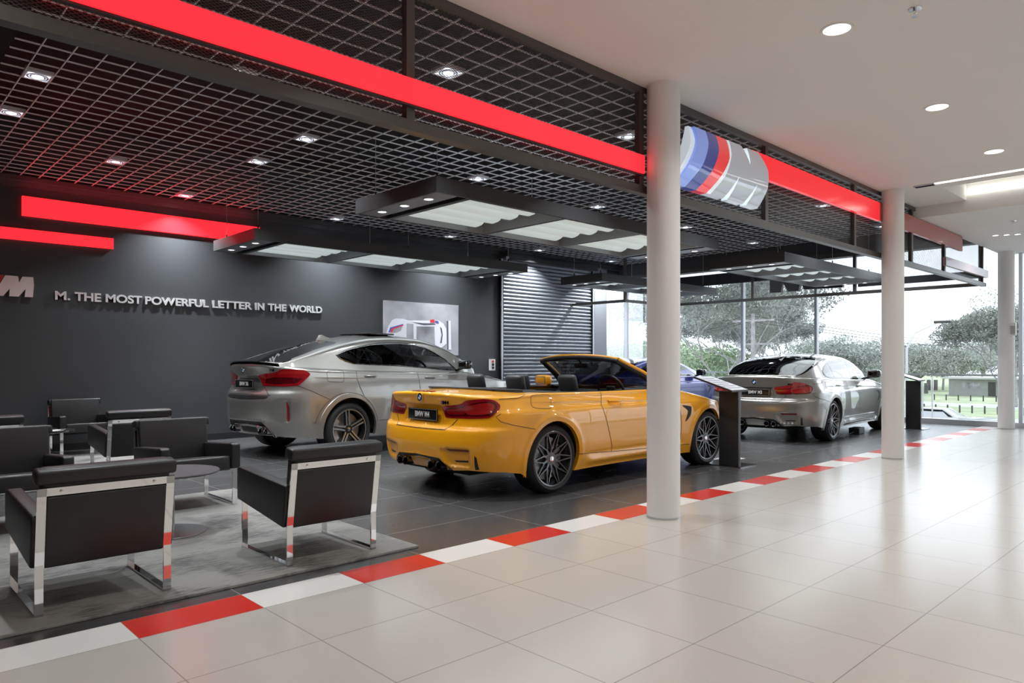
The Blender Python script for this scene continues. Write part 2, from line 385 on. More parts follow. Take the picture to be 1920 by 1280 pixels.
t = empty('canopy_end_band', (14.3, 0, 3.25)); tag(t, 'dark back of the sign band along the window side of the canopy', 'light band')
box('panel', .0, .06, 3.3, 6.4, -.13, .13, 'raft_metal', t)
t = empty('canopy_end_band', (14.3, 0, 2.89)); tag(t, 'lower dark sign band facing the window at the far canopy corner', 'light band')
box('panel', .0, .06, -.33, 1.9, -.065, .07, 'raft_metal', t)
# back of the letter sign on the window side
t = empty('window_sign', (14.28, 0, 0)); tag(t, 'dark back of a large letter M sign seen against the window', 'sign')
b = MB(); b.prism([(3.80, 2.83), (3.80, 3.16), (2.2, 3.16), (2.2, 2.84), (3.02, 2.85), (3.10, 3.04), (3.14, 2.83), (3.38, 2.83), (3.50, 3.05), (3.54, 2.83)], 0, .09, axis='x'); b.build('letter_body', 'black_metal', t)

# ---------------------------------------------------------------- large front letter sign with stripes
def bulge(z): q = (z-3.08)/.28; return .035+.085*(1-q*q*.9)
def interp(pts, z):
    P = sorted([(b_, a_) for a_, b_ in pts]); zs = [p[0] for p in P]; return float(np.interp(z, zs, [p[1] for p in P]))
CV = dict(S0=[(4.455, 3.345), (4.40, 3.2), (4.27, 2.99), (4.175, 2.83)], L0=[(4.505, 3.364), (4.481, 3.223), (4.338, 2.992), (4.206, 2.80)], L1=[(4.697, 3.37), (4.653, 3.226), (4.53, 3.009), (4.356, 2.80)],
 L2=[(4.865, 3.363), (4.819, 3.2), (4.691, 2.985), (4.536, 2.80)], L3=[(5.052, 3.363), (4.991, 3.152), (4.858, 2.975), (4.697, 2.795)], L4=[(5.093, 3.361), (5.031, 3.201), (4.911, 2.978), (4.761, 2.80)])
def strip(name, A, B, m, parent, n=14, dy=0):
    b = MB(); V = []; F = []
    z0, z1 = 2.80, 3.362
    for i in range(n+1):
        z = z0+(z1-z0)*i/n; y = YF-.02-bulge(z)-dy
        V += [(interp(A, z), y, z), (interp(B, z), y, z), (interp(A, z), YF, z), (interp(B, z), YF, z)]
    for i in range(n):
        a, c = i*4, i*4+4; F += [(a, a+1, c+1, c), (a+2, c+2, c+3, a+3), (a, c, c+2, a+2), (a+1, a+3, c+3, c+1)]
    F += [(0, 2, 3, 1), (n*4, n*4+1, n*4+3, n*4+2)]
    b.add(V, F, 0, True); return b.build(name, m, parent)
mat('sign_light_blue', (.22, .34, .85), .15, coat=1, emit=(.22, .34, .85), es=.45)
mat('sign_dark_blue', (.015, .04, .32), .15, coat=1, emit=(.015, .04, .32), es=.35)
mat('sign_red', (.85, .02, .03), .15, coat=1, emit=(.9, .02, .03), es=.5)
mat('sign_grey', (.50, .54, .60), .12, coat=1, emit=(.5, .56, .64), es=.28)
mat('sign_white', (.75, .82, .86), .15, coat=1, emit=(.8, .88, .95), es=.5)
t = empty('letter_sign', (0, 0, 0)); tag(t, 'large bulging letter M sign with blue, navy and red stripes above the far bay', 'sign')
strip('side_stripe', CV['S0'], CV['L0'], 'sign_white', t, dy=-.03)
strip('light_blue_stripe', CV['L0'], CV['L1'], 'sign_light_blue', t); strip('navy_stripe', CV['L1'], CV['L2'], 'sign_dark_blue', t)
strip('red_stripe', CV['L2'], CV['L3'], 'sign_red', t); strip('white_edge', CV['L3'], CV['L4'], 'sign_white', t)
# the M body: columns of quads between top and bottom curves
LB = [(5.093, 3.361), (5.031, 3.201), (4.911, 2.978), (4.761, 2.80)]; RB = [(5.665, 3.356), (5.735, 3.19), (5.72, 3.0), (5.642, 2.80)]
def Mcut(x, z):
    # wedge shaped notches: one from the top, two from below (apex, two base corners)
    for ap, c1, c2 in (((5.376, 3.175), (5.318, 3.37), (5.435, 3.37)), ((5.155, 3.014), (4.984, 2.79), (5.062, 2.79)), ((5.509, 3.004), (5.34, 2.79), (5.412, 2.79))):
        t_ = (z-ap[1])/(c1[1]-ap[1])
        if t_ > 0:
            a_, b_ = ap[0]+(c1[0]-ap[0])*t_, ap[0]+(c2[0]-ap[0])*t_
            if min(a_, b_) < x < max(a_, b_): return True
    return False
b = MB(); nx, nz_ = 150, 70; idx = {}; V = []; F = []; FS = []
def mv(i, j, back):
    k = (i, j, back)
    if k not in idx:
        z = 2.80+.560*j/nz_; xa, xb = interp(LB, z), interp(RB, z); x = xa+(xb-xa)*i/nx
        idx[k] = len(V); V.append((x, YF if back else YF-.02-bulge(z)-.004, z))
    return idx[k]
cell = [[False]*nz_ for _ in range(nx)]
for i in range(nx):
    for j in range(nz_):
        z = 2.80+.560*(j+.5)/nz_; xa, xb = interp(LB, z), interp(RB, z); cell[i][j] = not Mcut(xa+(xb-xa)*(i+.5)/nx, z)
for i in range(nx):
    for j in range(nz_):
        if not cell[i][j]: continue
        F.append((mv(i, j, 0), mv(i+1, j, 0), mv(i+1, j+1, 0), mv(i, j+1, 0)))
        for (di, dj, e) in ((-1, 0, ((i, j), (i, j+1))), (1, 0, ((i+1, j), (i+1, j+1))), (0, -1, ((i, j), (i+1, j))), (0, 1, ((i, j+1), (i+1, j+1)))):
            a_, c_ = i+di, j+dj
            if not (0 <= a_ < nx and 0 <= c_ < nz_ and cell[a_][c_]): FS.append((mv(*e[0], 0), mv(*e[1], 0), mv(*e[1], 1), mv(*e[0], 1)))
b.add(V, F, 0, True); nb = len(FS); b.f += FS; b.mi += [1]*nb; b.sm += [False]*nb; b.build('letter', ['sign_grey', 'sign_white'], t, sharp=.5)
# ---------------------------------------------------------------- wall: red bands, lettering, picture, roller door
t = empty('wall_light_band', (0, YW, 3.445)); tag(t, 'upper glowing red light band high on the charcoal wall', 'light band')
box('light_panel', .90, 3.62, -.06, -.003, -.135, .135, 'led_red', t); box('light_panel', 3.625, 4.30, -.06, -.003, -.135, .135, 'led_red', t)
t = empty('wall_light_band', (0, YW, 3.045)); tag(t, 'lower shorter glowing red light band at the left wall edge', 'light band')
box('light_panel', -3, 2.04, -.06, -.003, -.077, .077, 'led_red', t)
area('red_glow', (2.5, YW-.25, 3.62), (3.2, .1), 9, (1, .03, .05), (PI, 0, 0), 'RECTANGLE')
mat('letter_metal', (.80, .81, .82), .22, .55)
t = empty('wall_letter_sign', (0, YW-.002, 0)); tag(t, 'chrome letter M logo with red stripe at the left end of the wall slogan', 'sign')
b = MB(); b.prism([(.70, 2.46), (.845, 2.456), (.858, 2.37), (.895, 2.456), (1.022, 2.456), (1.03, 2.345), (1.016, 2.178), (.923, 2.177), (.932, 2.285), (.852, 2.178), (.745, 2.176), (.75, 2.28), (.676, 2.176), (.56, 2.176)], -.09, 0)
b.build('letter', 'letter_metal', t)
mat('stripe_red', (.5, .005, .012), .2, coat=1); mat('stripe_navy', (.01, .02, .12), .2, coat=1); mat('stripe_blue', (.08, .25, .6), .2, coat=1)
for q, mm in enumerate(('stripe_red', 'stripe_navy', 'stripe_blue')):
    o = -.125*q; b = MB(); b.prism([(.575+o, 2.46), (.695+o, 2.46), (.553+o, 2.176), (.433+o, 2.176)], -.085, 0); b.build(['red_stripe', 'navy_stripe', 'blue_stripe'][q], mm, t)
mat('letter_metal', (.80, .81, .82), .22, .55)
t = empty('wall_slogan', (0, YW-.02, 0)); tag(t, 'chrome wall lettering reading M. THE MOST POWERFUL LETTER IN THE WORLD', 'lettering')
xs0 = 1.292; xs1 = 5.49; words = 'M. THE MOST POWERFUL LETTER IN THE WORLD'.split()
# word extents read off the wall (left edge, right edge)
ext = [(at(102, 560, Y=YW).x, at(131, 560, Y=YW).x), (at(139, 560, Y=YW).x, at(188.5, 560, Y=YW).x), (at(197, 560, Y=YW).x, at(265.5, 560, Y=YW).x), (at(271, 560, Y=YW).x, at(390, 560, Y=YW).x), (at(397, 560, Y=YW).x, at(471.5, 560, Y=YW).x), (at(477, 560, Y=YW).x, at(494.5, 560, Y=YW).x), (at(501, 560, Y=YW).x, at(535.5, 560, Y=YW).x), (at(541, 560, Y=YW).x, at(602.5, 560, Y=YW).x)]
for wd, (a, c) in zip(words, ext):
    o = text_obj('word', wd, .175, 'letter_metal', t, depth=.014, bold=.0055, align='LEFT')
    xs = [v.co.x for v in o.data.vertices]; lo, hi = min(xs), max(xs); ys = [v.co.y for v in o.data.vertices if True]; ylo, yhi = min(ys), max(ys)
    hh = .125
    for v in o.data.vertices: v.co.x = (v.co.x-lo)/(hi-lo)*(c-a); v.co.y = (v.co.y-ylo)/(yhi-ylo)*hh
    o.rotation_euler = (PI/2, 0, 0); o.location = (a, 0, 2.166)
# ---- picture
def pic(name, pts, m, dy, parent):
    P = [at(700+x/8.533, 550+y/8.533, Y=YW-.055) for x, y in pts]
    b = MB(); b.prism([(p.x, p.z) for p in P], -.055-dy, -.0545-dy+.0005); return b.build(name, m, parent)
mat('print_concrete', (.36, .36, .39), .5, noise=(1.3, .45)); mat('print_white', (.75, .76, .82), .5); mat('print_dark', (.10, .10, .12), .45)
mat('print_grey', (.30, .30, .33), .4, noise=(2, .5)); mat('print_red', (.7, .04, .05), .5); mat('print_blue', (.07, .10, .45), .5)
t = empty('wall_picture', (0, YW, 0)); tag(t, 'large canvas picture of a white striped racing car seen from above', 'picture')
box('canvas', 6.82, 8.69, -.052, -.003, 1.42, 2.487, 'print_concrete', t)
pic('printed_car', [(205, 640), (240, 520), (300, 425), (360, 400), (480, 405), (560, 430), (900, 432), (1040, 430), (1120, 480), (1165, 560), (1175, 800), (1100, 860), (900, 900), (300, 900), (215, 800)], 'print_white', .001, t)
pic('printed_windscreen', [(535, 480), (640, 490), (645, 900), (525, 900)], 'print_grey', .003, t)
pic('printed_roof', [(690, 525), (975, 530), (990, 900), (690, 900)], 'print_grey', .003, t)
pic('printed_side_window', [(610, 455), (800, 475), (980, 480), (1000, 500), (800, 505)], 'print_dark', .003, t)
pic('printed_rear_window', [(1065, 530), (1095, 560), (1110, 660), (1095, 790), (1065, 800), (1090, 660)], 'print_dark', .003, t)
pic('printed_headlight', [(315, 560), (470, 510), (440, 590), (360, 620), (300, 620)], 'print_grey', .004, t)
pic('printed_red_stripe', [(265, 620), (290, 560), (480, 498), (475, 515), (320, 570), (298, 622)], 'print_red', .005, t)
pic('printed_blue_stripe', [(240, 620), (268, 545), (470, 488), (480, 498), (290, 560), (265, 620)], 'print_blue', .005, t)
pic('printed_red_mark', [(905, 425), (970, 410), (985, 465), (910, 462)], 'print_red', .005, t)
pic('printed_blue_mark', [(985, 435), (1035, 440), (1050, 480), (1000, 468)], 'print_blue', .005, t)
pic('printed_wing', [(1165, 435), (1235, 437), (1245, 900), (1170, 895)], 'print_white', .004, t)
pic('printed_wing_edge', [(1168, 437), (1198, 437), (1202, 895), (1175, 893)], 'print_dark', .005, t)
# ---- roller door
t = empty('roller_door', (0, YW, 0)); tag(t, 'dark grey slatted roller door in the charcoal wall', 'door')
b = MB(); z = .02; V = []; n = 6
prof = []
while z < 3.68:
    for k in range(n): a = PI*k/n; prof.append((-.015-.022*math.sin(a), z+.078*k/n))
    prof.append((-.008, z+.080)); z += .086
V = [(x, p[0], p[1]) for x in (9.98, 13.10) for p in prof]; m_ = len(prof); b.add(V, [(i, i+1, m_+i+1, m_+i) for i in range(m_-1)], 0, True)
mat('shutter', (.26, .275, .30), .45, .4); b.build('curtain', 'shutter', t, sharp=.7)
for (a, c, nm) in ((9.90, 9.99, 'guide_rail'), (13.09, 13.17, 'guide_rail')):
    b = MB(); b.box(a, c, -.07, .0, 0, 3.70); b.build(nm, 'black_gloss', t)
    b = MB(); b.box(a+.02, c-.02, -.075, -.07, 0, 3.6); b.build('rail_strip', 'alu', t)
box('head_box', 9.85, 13.2, -.16, -.003, 3.60, 3.70, 'raft_metal', t)
t = empty('security_camera', (9.94, YW-.24, 3.70)); tag(t, 'small camera bracket above the corner of the roller door', 'camera')
b = MB(); b.lathe([(.001, -.16), (.045, -.15), (.05, -.11), (.05, -.06), (.02, -.05)], 20); b.build('dome', 'chrome', t); box('bracket', -.03, .03, -.03, .10, -.06, .07, 'black_metal', t)
t = empty('switch_box', (9.68, YW, 1.22)); tag(t, 'white switch box on the wall left of the roller door', 'switch')
box('case', -.075, .075, -.05, -.002, -.13, .12, 'white_paint', t)
for q, (mm, zz) in enumerate((('print_red', .07), ('black_plastic', .0), ('black_plastic', -.07))):
    b = MB(); b.lathe([(.03, -.05), (.03, -.065), (.001, -.067)], 16, 'y', (0, 0, zz)); b.build('button', mm, t)

# ================================================================== suspended light rafts
mat('raft_plate', (.22, .225, .235), .35, .4)
def raft(L, W, label, bays, loc, cab, up=4):
    t = empty('light_raft', loc); tag(t, label, 'suspended light', 'suspended light rafts over the cars')
    h = .16; th = .03; e0 = .36; gap = .09
    b = MB(); b.box(0, L, 0, th, 0, h); b.box(0, L, W-th, W, 0, h); b.box(0, th, th, W-th, 0, h); b.box(L-th, L, th, W-th, 0, h); b.box(th, L-th, th, W-th, h-.012, h-.002)
    b.build('housing', 'raft_metal', t)
    for (a, c) in ((th, e0-.05), (L-e0+.05, L-th)): box('end_plate', a, c, th, W-th, .004, .012, 'raft_plate', t)
    x0 = e0+gap; x1 = L-e0-gap; n = bays; bw = (x1-x0)/n
    for k in range(n):
        a = x0+k*bw+.03; c = a+bw-.06
        bb = MB(); bb.box(a, c, .05, W-.05, .125, .135); bb.box(a, c, .05, .06, .0, .13); bb.box(a, c, W-.06, W-.05, .0, .13); bb.box(a, a+.01, .06, W-.06, 0, .13); bb.box(c-.01, c, .06, W-.06, 0, .13)
        bb.build('reflector_tray', 'raft_inside', t)
        for q in range(4):
            yy = .15+(W-.24)*(q+.5)/4; r = (W-.24)/4*.40
            bb = MB(); P = [(0, -r*.999)]; 
            bb.lathe([(.001, a+.10), (r*.7, a+.105), (r, a+.15), (r, c-.29), (r*.75, c-.235), (.001, c-.23)], 20, 'x', (0, yy, .115)); bb.v = [(v[0], v[1], min(.122, .122+(v[2]-.115)*.72)) for v in bb.v]; bb.build('tube_lamp', 'tube_diffuser', t)
    for k in range(n+1): box('cross_bar', x0+k*bw-.03, x0+k*bw+.03, th, W-th, .0, .03, 'raft_metal', t)
    for X in (th+.12, L-th-.12):
        for q in range(3):
            yy = W*(q+.5)/3*.86+W*.07
            r_ = MB(); r_.lathe([(.062, .004), (.062, -.004), (.052, -.006), (.048, .003)], 24, c=(X, yy, 0)); ring = r_.build('spot_ring', 'alu', t)
            r_ = MB(); r_.lathe([(.001, .001), (.048, .001)], 24, c=(X, yy, 0)); r_.build('spot_lens', 'lamp_lens', t)
            area('raft_spot', (loc[0]+X, loc[1]+yy, loc[2]-.02), .09, 9, (.93, .97, 1), spread=1.7)
    for (cx, cy) in cab:
        bb = MB(); bb.tube([(cx, cy, h), (cx, cy, GZ-loc[2]+.02)], .0035, 6); bb.build('suspension_cable', 'alu', t)
        bb = MB(); bb.tube([(cx, cy, h-.01), (cx, cy, h+.07)], .011, 8); bb.build('cable_clamp', 'black_metal', t)
    area('added_grid_fill', (loc[0]+L*.35, loc[1]+W/2, loc[2]+.20), (L*.6, W*.8), up, (.93, .97, 1), rot=(PI, 0, 0), shape='RECTANGLE')  # added unseen fill light aimed up to brighten the grid bars, no raft fitting
    area('raft_glow', (loc[0]+L/2, loc[1]+W/2, loc[2]-.01), (L-1, W-.3), 16, (.88, .95, 1), shape='RECTANGLE')
    return t
cabs = lambda L, W: [(.1, .12), (.1, W-.27), (L*.5, .12), (L*.5, W-.2), (L-.4, .12), (L-.4, W-.2)]
raft(5.44, 1.54, 'largest suspended light raft, nearest the camera and left of the nearest column', 3, (3.41, 1.90, 3.0), cabs(5.44, 1.54), 14)
raft(5.40, 1.50, 'suspended light raft near the charcoal wall with a red lit end', 3, (3.29, 5.90, 3.0), cabs(5.4, 1.5))
raft(4.25, 1.08, 'small far suspended light raft in front of the roller door', 3, (9.88, 5.04, 2.86), cabs(4.25, 1.08))
raft(4.22, 1.34, 'suspended light raft above the grey sedan', 3, (9.88, 1.35, 2.86), cabs(4.22, 1.34))

# ================================================================== lounge: rugs, chairs, tables
mt = mat('rug', (.26, .255, .245), .95)
n = mt.node_tree.nodes; l = mt.node_tree.links; bs = n['Principled BSDF']; tcn = n.new('ShaderNodeTexCoord')
mpn = n.new('ShaderNodeMapping'); mpn.inputs['Scale'].default_value = (2.5, 26, 1); l.new(tcn.outputs['Object'], mpn.inputs[0])
a = n.new('ShaderNodeTexNoise'); a.inputs['Scale'].default_value = 3.0; a.inputs['Detail'].default_value = 8; a.inputs['Roughness'].default_value = .7; l.new(mpn.outputs[0], a.inputs[0])
c = n.new('ShaderNodeTexNoise'); c.inputs['Scale'].default_value = 2.0; c.inputs['Detail'].default_value = 4; l.new(tcn.outputs['Object'], c.inputs[0])
m2 = n.new('ShaderNodeMath'); m2.operation = 'ADD'; l.new(a.outputs[0], m2.inputs[0]); l.new(c.outputs[0], m2.inputs[1])
r = n.new('ShaderNodeValToRGB'); r.color_ramp.elements[0].position = .80; r.color_ramp.elements[1].position = 1.2; r.color_ramp.elements[0].color = (.085, .084, .08, 1); r.color_ramp.elements[1].color = (.26, .255, .243, 1)
l.new(m2.outputs[0], r.inputs[0]); l.new(r.outputs[0], bs.inputs['Base Color'])
bp_ = n.new('ShaderNodeBump'); bp_.inputs['Strength'].default_value = .5; bp_.inputs['Distance'].default_value = .006
w2 = n.new('ShaderNodeTexWave'); w2.bands_direction = 'Y'; w2.inputs['Scale'].default_value = 26; w2.inputs['Distortion'].default_value = 3; w2.inputs['Detail'].default_value = 3; l.new(tcn.outputs['Object'], w2.inputs[0]); l.new(w2.outputs['Fac'], bp_.inputs['Height']); l.new(bp_.outputs[0], bs.inputs['Normal'])
def rug(x0, x1, y0, y1, label):
    b = MB(); b.box(x0, x1, y0, y1, .0, .018, bev=.006); o = b.build('rug', 'rug'); tag(o, label, 'rug', 'grey striated rugs'); return o
rug(-2.6, 1.90, .135, 3.22, 'grey striated rug at the front beside the red and white floor border')
rug(-2.6, 2.06, 4.45, 7.72, 'grey striated rug at the back near the charcoal wall')
RZ = .018
def chair():
    """armchair: origin at the floor centre, facing +Y, width along X"""
    t = empty('lounge_chair')
    hw = .30; yb, yf = -.335, .335; fw_, ft = .038, .012
    for s in (-1, 1):
        x = s*(hw-.0)
        b = MB()
        X0, X1 = (x-ft/2, x+ft/2)
        xa, xb = (x-.019, x+.019)
        b.box(xa, xb, yb, yb+ft, 0, .50); b.box(xa, xb, yb, yf, 0, ft); b.box(xa, xb, yf-ft, yf, 0, .325); b.box(xa, xb, yf-.20, yf, .315, .327)
        b.build('sled_leg', 'chrome', t)
    # leaning chrome back frame
    lean = math.radians(9)
    M = Matrix.Translation((0, yb+.008, .24)) @ Matrix.Rotation(lean, 4, 'X')
    b = MB(); b.box(-hw-.019, -hw+.022, -.006, .006, 0, .405, M=M); b.box(hw-.022, hw+.019, -.006, .006, 0, .405, M=M); b.box(-hw-.019, hw+.019, -.006, .006, .365, .405, M=M)
    bf = b.build('back_frame', 'chrome', t)
    for s in (-1, 1):
        for h in (.385,):
            q = M @ Vector((s*.215, -.008, h)); b = MB(); b.lathe([(.001, -.006), (.008, -.004), (.009, 0)], 12, 'y', tuple(q)); b.build('screw', 'chrome', t)
    # upholstery: seat back, arms, seat
    M = Matrix.Translation((0, yb+.018, .235)) @ Matrix.Rotation(lean, 4, 'X')
    b = MB(); b.box(-hw-.0, hw+.0, .0, .085, .02, .50, bev=.018, M=M); b.build('backrest', 'leather', t)
    M2 = Matrix.Translation((0, yb+.012, .235)) @ Matrix.Rotation(lean, 4, 'X')
    b = MB(); b.box(-hw-.028, hw+.028, -.016, .082, .424, .498, bev=.018, M=M2); b.build('headroll', 'leather', t)
    b = MB(); b.box(-hw+.02, hw-.02, -.012, .02, -.0, .365, bev=.01, M=M2); b.build('back_panel', 'leather', t)
    for s in (-1, 1):
        # arm: slanted underside from the front edge down to the rear
        x0, x1 = (s*hw-.045, s*hw+.035) if s > 0 else (s*hw-.035, s*hw+.045)
        poly = [(yb+.03, .235), (yf+.045, .325), (yf+.045, .535), (yf+.02, .548), (yb+.0, .50), (yb-.01, .46)]
        bm = bmesh.new(); vs = [[bm.verts.new((x, y, z)) for (y, z) in poly] for x in (x0, x1)]; k = len(poly)
        bm.faces.new(vs[0]); bm.faces.new(vs[1][::-1])
        for i in range(k): bm.faces.new((vs[0][i], vs[1][i], vs[1][(i+1) % k], vs[0][(i+1) % k]))
        bmesh.ops.recalc_face_normals(bm, faces=bm.faces); bmesh.ops.bevel(bm, geom=bm.edges[:], offset=.014, segments=3, profile=.5, affect='EDGES')
        me = bpy.data.meshes.new('armrest'); bm.to_mesh(me); bm.free(); me.polygons.foreach_set('use_smooth', [True]*len(me.polygons)); me.set_sharp_from_angle(angle=.8); link('armrest', me, 'leather', t)
    b = MB(); M3 = Matrix.Translation((0, 0, .335)) @ Matrix.Rotation(math.radians(6), 4, 'X'); b.box(-hw+.045, hw-.045, yb+.08, yf+.035, -.06, .065, bev=.02, M=M3); b.build('seat', 'leather', t)
    return t
proto = chair()
CHAIRS = [(1.317, .596, 0, 'black leather lounge chair with its back to the camera, right one in the front row'),
 (.013, .63, 0, 'black leather lounge chair with its back to the camera, left one at the bottom corner'),
 (1.262, 2.745, PI, 'black leather lounge chair facing the camera behind the round table'),
 (-.02, 2.745, PI, 'black leather lounge chair facing the camera at the left edge, front group'),
 (1.43, 5.0, 0, 'black leather lounge chair with its back to the camera in the second row'),
 (1.49, 7.43, PI, 'black leather lounge chair facing the camera nearest the charcoal wall'),
 (.04, 5.0, 0, 'black leather lounge chair at the far left edge of which only the back top shows')]
for i, (x, y, rz, lb) in enumerate(CHAIRS):
    o = proto if i == 0 else copy_tree(proto)
    o.location = (x, y, RZ); o.rotation_euler = (0, 0, rz); tag(o, lb, 'chair', 'black lounge chairs with chrome sled legs')
mat('table_top', (.10, .10, .105), .30, noise=(5, .12)); mat('brushed', (.42, .43, .44), .32, .8)
def table(x, y, label, m):
    t = empty('round_table', (x, y, RZ)); tag(t, label, 'table', 'low round side tables')
    b = MB(); b.lathe([(.001, .436), (.325, .436), (.335, .440), (.337, .448), (.333, .454), (.001, .454)], 64); b.build('tabletop', m, t)
    b = MB(); b.lathe([(.026, .012), (.026, .436)], 32); b.build('pole', 'brushed', t)
    b = MB(); b.lathe([(.001, 0), (.245, 0), (.25, .004), (.248, .009), (.03, .014), (.001, .014)], 56); b.build('base', 'brushed', t)
    return t
table(.793, 1.707, 'low round grey table with steel pole base in the front chair group', 'table_top')
table(.78, 6.05, 'low round black table in the back chair group, mostly hidden', 'black_gloss')
t = empty('brochure', (.86, 5.92, RZ+.455), .4); tag(t, 'small pale brochure lying on the back black table', 'brochure')
box('cover', -.09, .09, -.06, .06, 0, .004, 'white_paint', t)

# ================================================================== information stands
def stand(x, y, label, rz=0, H=.92):
    t = empty('information_stand', (x, y, 0), rz); tag(t, label, 'display stand', 'black information stands beside the cars')
    b = MB(); b.box(-.03, .03, -.13, .13, 0.012, H, bev=.003); b.build('upright', 'black_metal', t)
    b = MB(); b.box(-.10, .30, -.20, .52, 0, .012); b.build('base_plate', 'dark_chrome', t)
    M = Matrix.Translation((0, -.10, H)) @ Matrix.Rotation(math.radians(-0), 4, 'X')
    M = Matrix.Translation((.0, -.14, H-.005)) @ Matrix.Rotation(math.radians(17), 4, 'X')
    b = MB(); b.box(-.20, .20, 0, .55, 0, .02, M=M); b.build('panel_frame', 'black_metal', t)
    b = MB(); b.box(-.19, .19, .01, .54, .0205, .023, M=M); b.build('printed_panel', 'print_white', t)
    for q in range(6):
        b = MB(); b.box(-.16, .16-.03*(q % 3), .08+q*.07, .10+q*.07, .0235, .0245, M=M); b.build('text_block', 'print_grey', t)
    return t
stand(6.98, .66, 'black information stand with sloping panel beside the yellow convertible front wheel')
stand(13.93, .74, 'black information stand by the window to the right of the middle column')
t = empty('floor_sign', (7.45, 1.0, 0)); tag(t, 'white outlined square marker on the dark floor behind the information stand', 'floor marker')
b = MB(); b.box(-.30, .30, -.13, -.09, 0, .003); b.box(-.30, .30, .09, .13, 0, .003); b.box(.26, .30, -.09, .09, 0, .003); b.box(-.30, -.26, -.09, .09, 0, .003); b.build('outline', 'print_white', t)

# ================================================================== cars: patches cut from smooth surfaces
def pip(P, poly):
    x, y = P[:, 0], P[:, 1]; r = np.zeros(len(P), bool); n = len(poly)
    for i in range(n):
        x1, y1 = poly[i]; x2, y2 = poly[(i+1) % n]
        c = ((y1 > y) != (y2 > y)) & (x < (x2-x1)*(y-y1)/((y2-y1) if y2 != y1 else 1e-12)+x1); r ^= c
    return r
def subdiv(poly, h, closed=True):
    out = []; n = len(poly)
    for i in range(n if closed else n-1):
        a = np.array(poly[i], float); b_ = np.array(poly[(i+1) % n], float); k = max(1, int(math.ceil(np.hypot(*(b_-a))/h)))
        out += [tuple(a+(b_-a)*j/k) for j in range(k)]
    if not closed: out.append(tuple(poly[-1]))
    return out
def smooth_poly(poly, n=6):
    """closed Catmull-Rom through the points"""
    P = [np.array(p, float) for p in poly]; m = len(P); out = []
    for i in range(m):
        a, b_, c, d = P[i-1], P[i], P[(i+1) % m], P[(i+2) % m]
        for k in range(n):
            t = k/n; out.append(tuple(.5*((2*b_)+(-a+c)*t+(2*a-5*b_+4*c-d)*t*t+(-a+3*b_-3*c+d)*t**3)))
    return out
def triangulate(outline, polys, h, lines=()):
    """constrained triangulation of a flat domain; returns points, triangles and the polygon index of each triangle (-1 = none)"""
    O = subdiv(outline, h); cons = [O]+[subdiv(p, h*.8) for p in polys]
    xs = [p[0] for p in O]; ys = [p[1] for p in O]
    pts = []; edges = []
    for c in cons:
        b0 = len(pts); pts += c; edges += [(b0+i, b0+(i+1) % len(c)) for i in range(len(c))]
    for ln_, offs in lines:
        A = np.array(subdiv(ln_, h*.7, False)); T = np.gradient(A, axis=0); T /= np.maximum(np.linalg.norm(T, axis=1, keepdims=True), 1e-9); Nn = np.stack([-T[:, 1], T[:, 0]], 1)
        for o_ in offs:
            Q = A+Nn*o_; C0_ = np.array(pts[:len(O)]+[q for c in cons[1:] for q in c]); d = np.array([np.hypot(C0_[:, 0]-q[0], C0_[:, 1]-q[1]).min() for q in Q]); Q = Q[(d > .006) & pip(Q, O)]; pts += [tuple(q) for q in Q]
    C_ = np.array(pts); gx_ = np.arange(min(xs)+h*.37, max(xs), h); gy_ = np.arange(min(ys)+h*.41, max(ys), h)
    G = np.array([(a, b_) for i, a in enumerate(gx_) for b_ in gy_+(h*.25 if i % 2 else 0)])
    G = G[pip(G, O)]
    keep = np.ones(len(G), bool)
    for i in range(0, len(G), 800):
        d = np.hypot(G[i:i+800, None, 0]-C_[None, :, 0], G[i:i+800, None, 1]-C_[None, :, 1]).min(1); keep[i:i+800] = d > h*.42
    G = G[keep]; allp = pts+[tuple(g) for g in G]
    r = delaunay_2d_cdt([Vector((float(a), float(b_))) for a, b_ in allp], edges, [], 0, 1e-6, False)
    V = np.array([(v.x, v.y) for v in r[0]]); F = np.array([f for f in r[2] if len(f) == 3])
    cen = V[F].mean(1); inside = pip(cen, O); F = F[inside]; cen = cen[inside]
    reg = np.full(len(F), -1)
    for i, p in enumerate(polys):
        reg[pip(cen, cons[i+1])] = i
    return V, F, reg
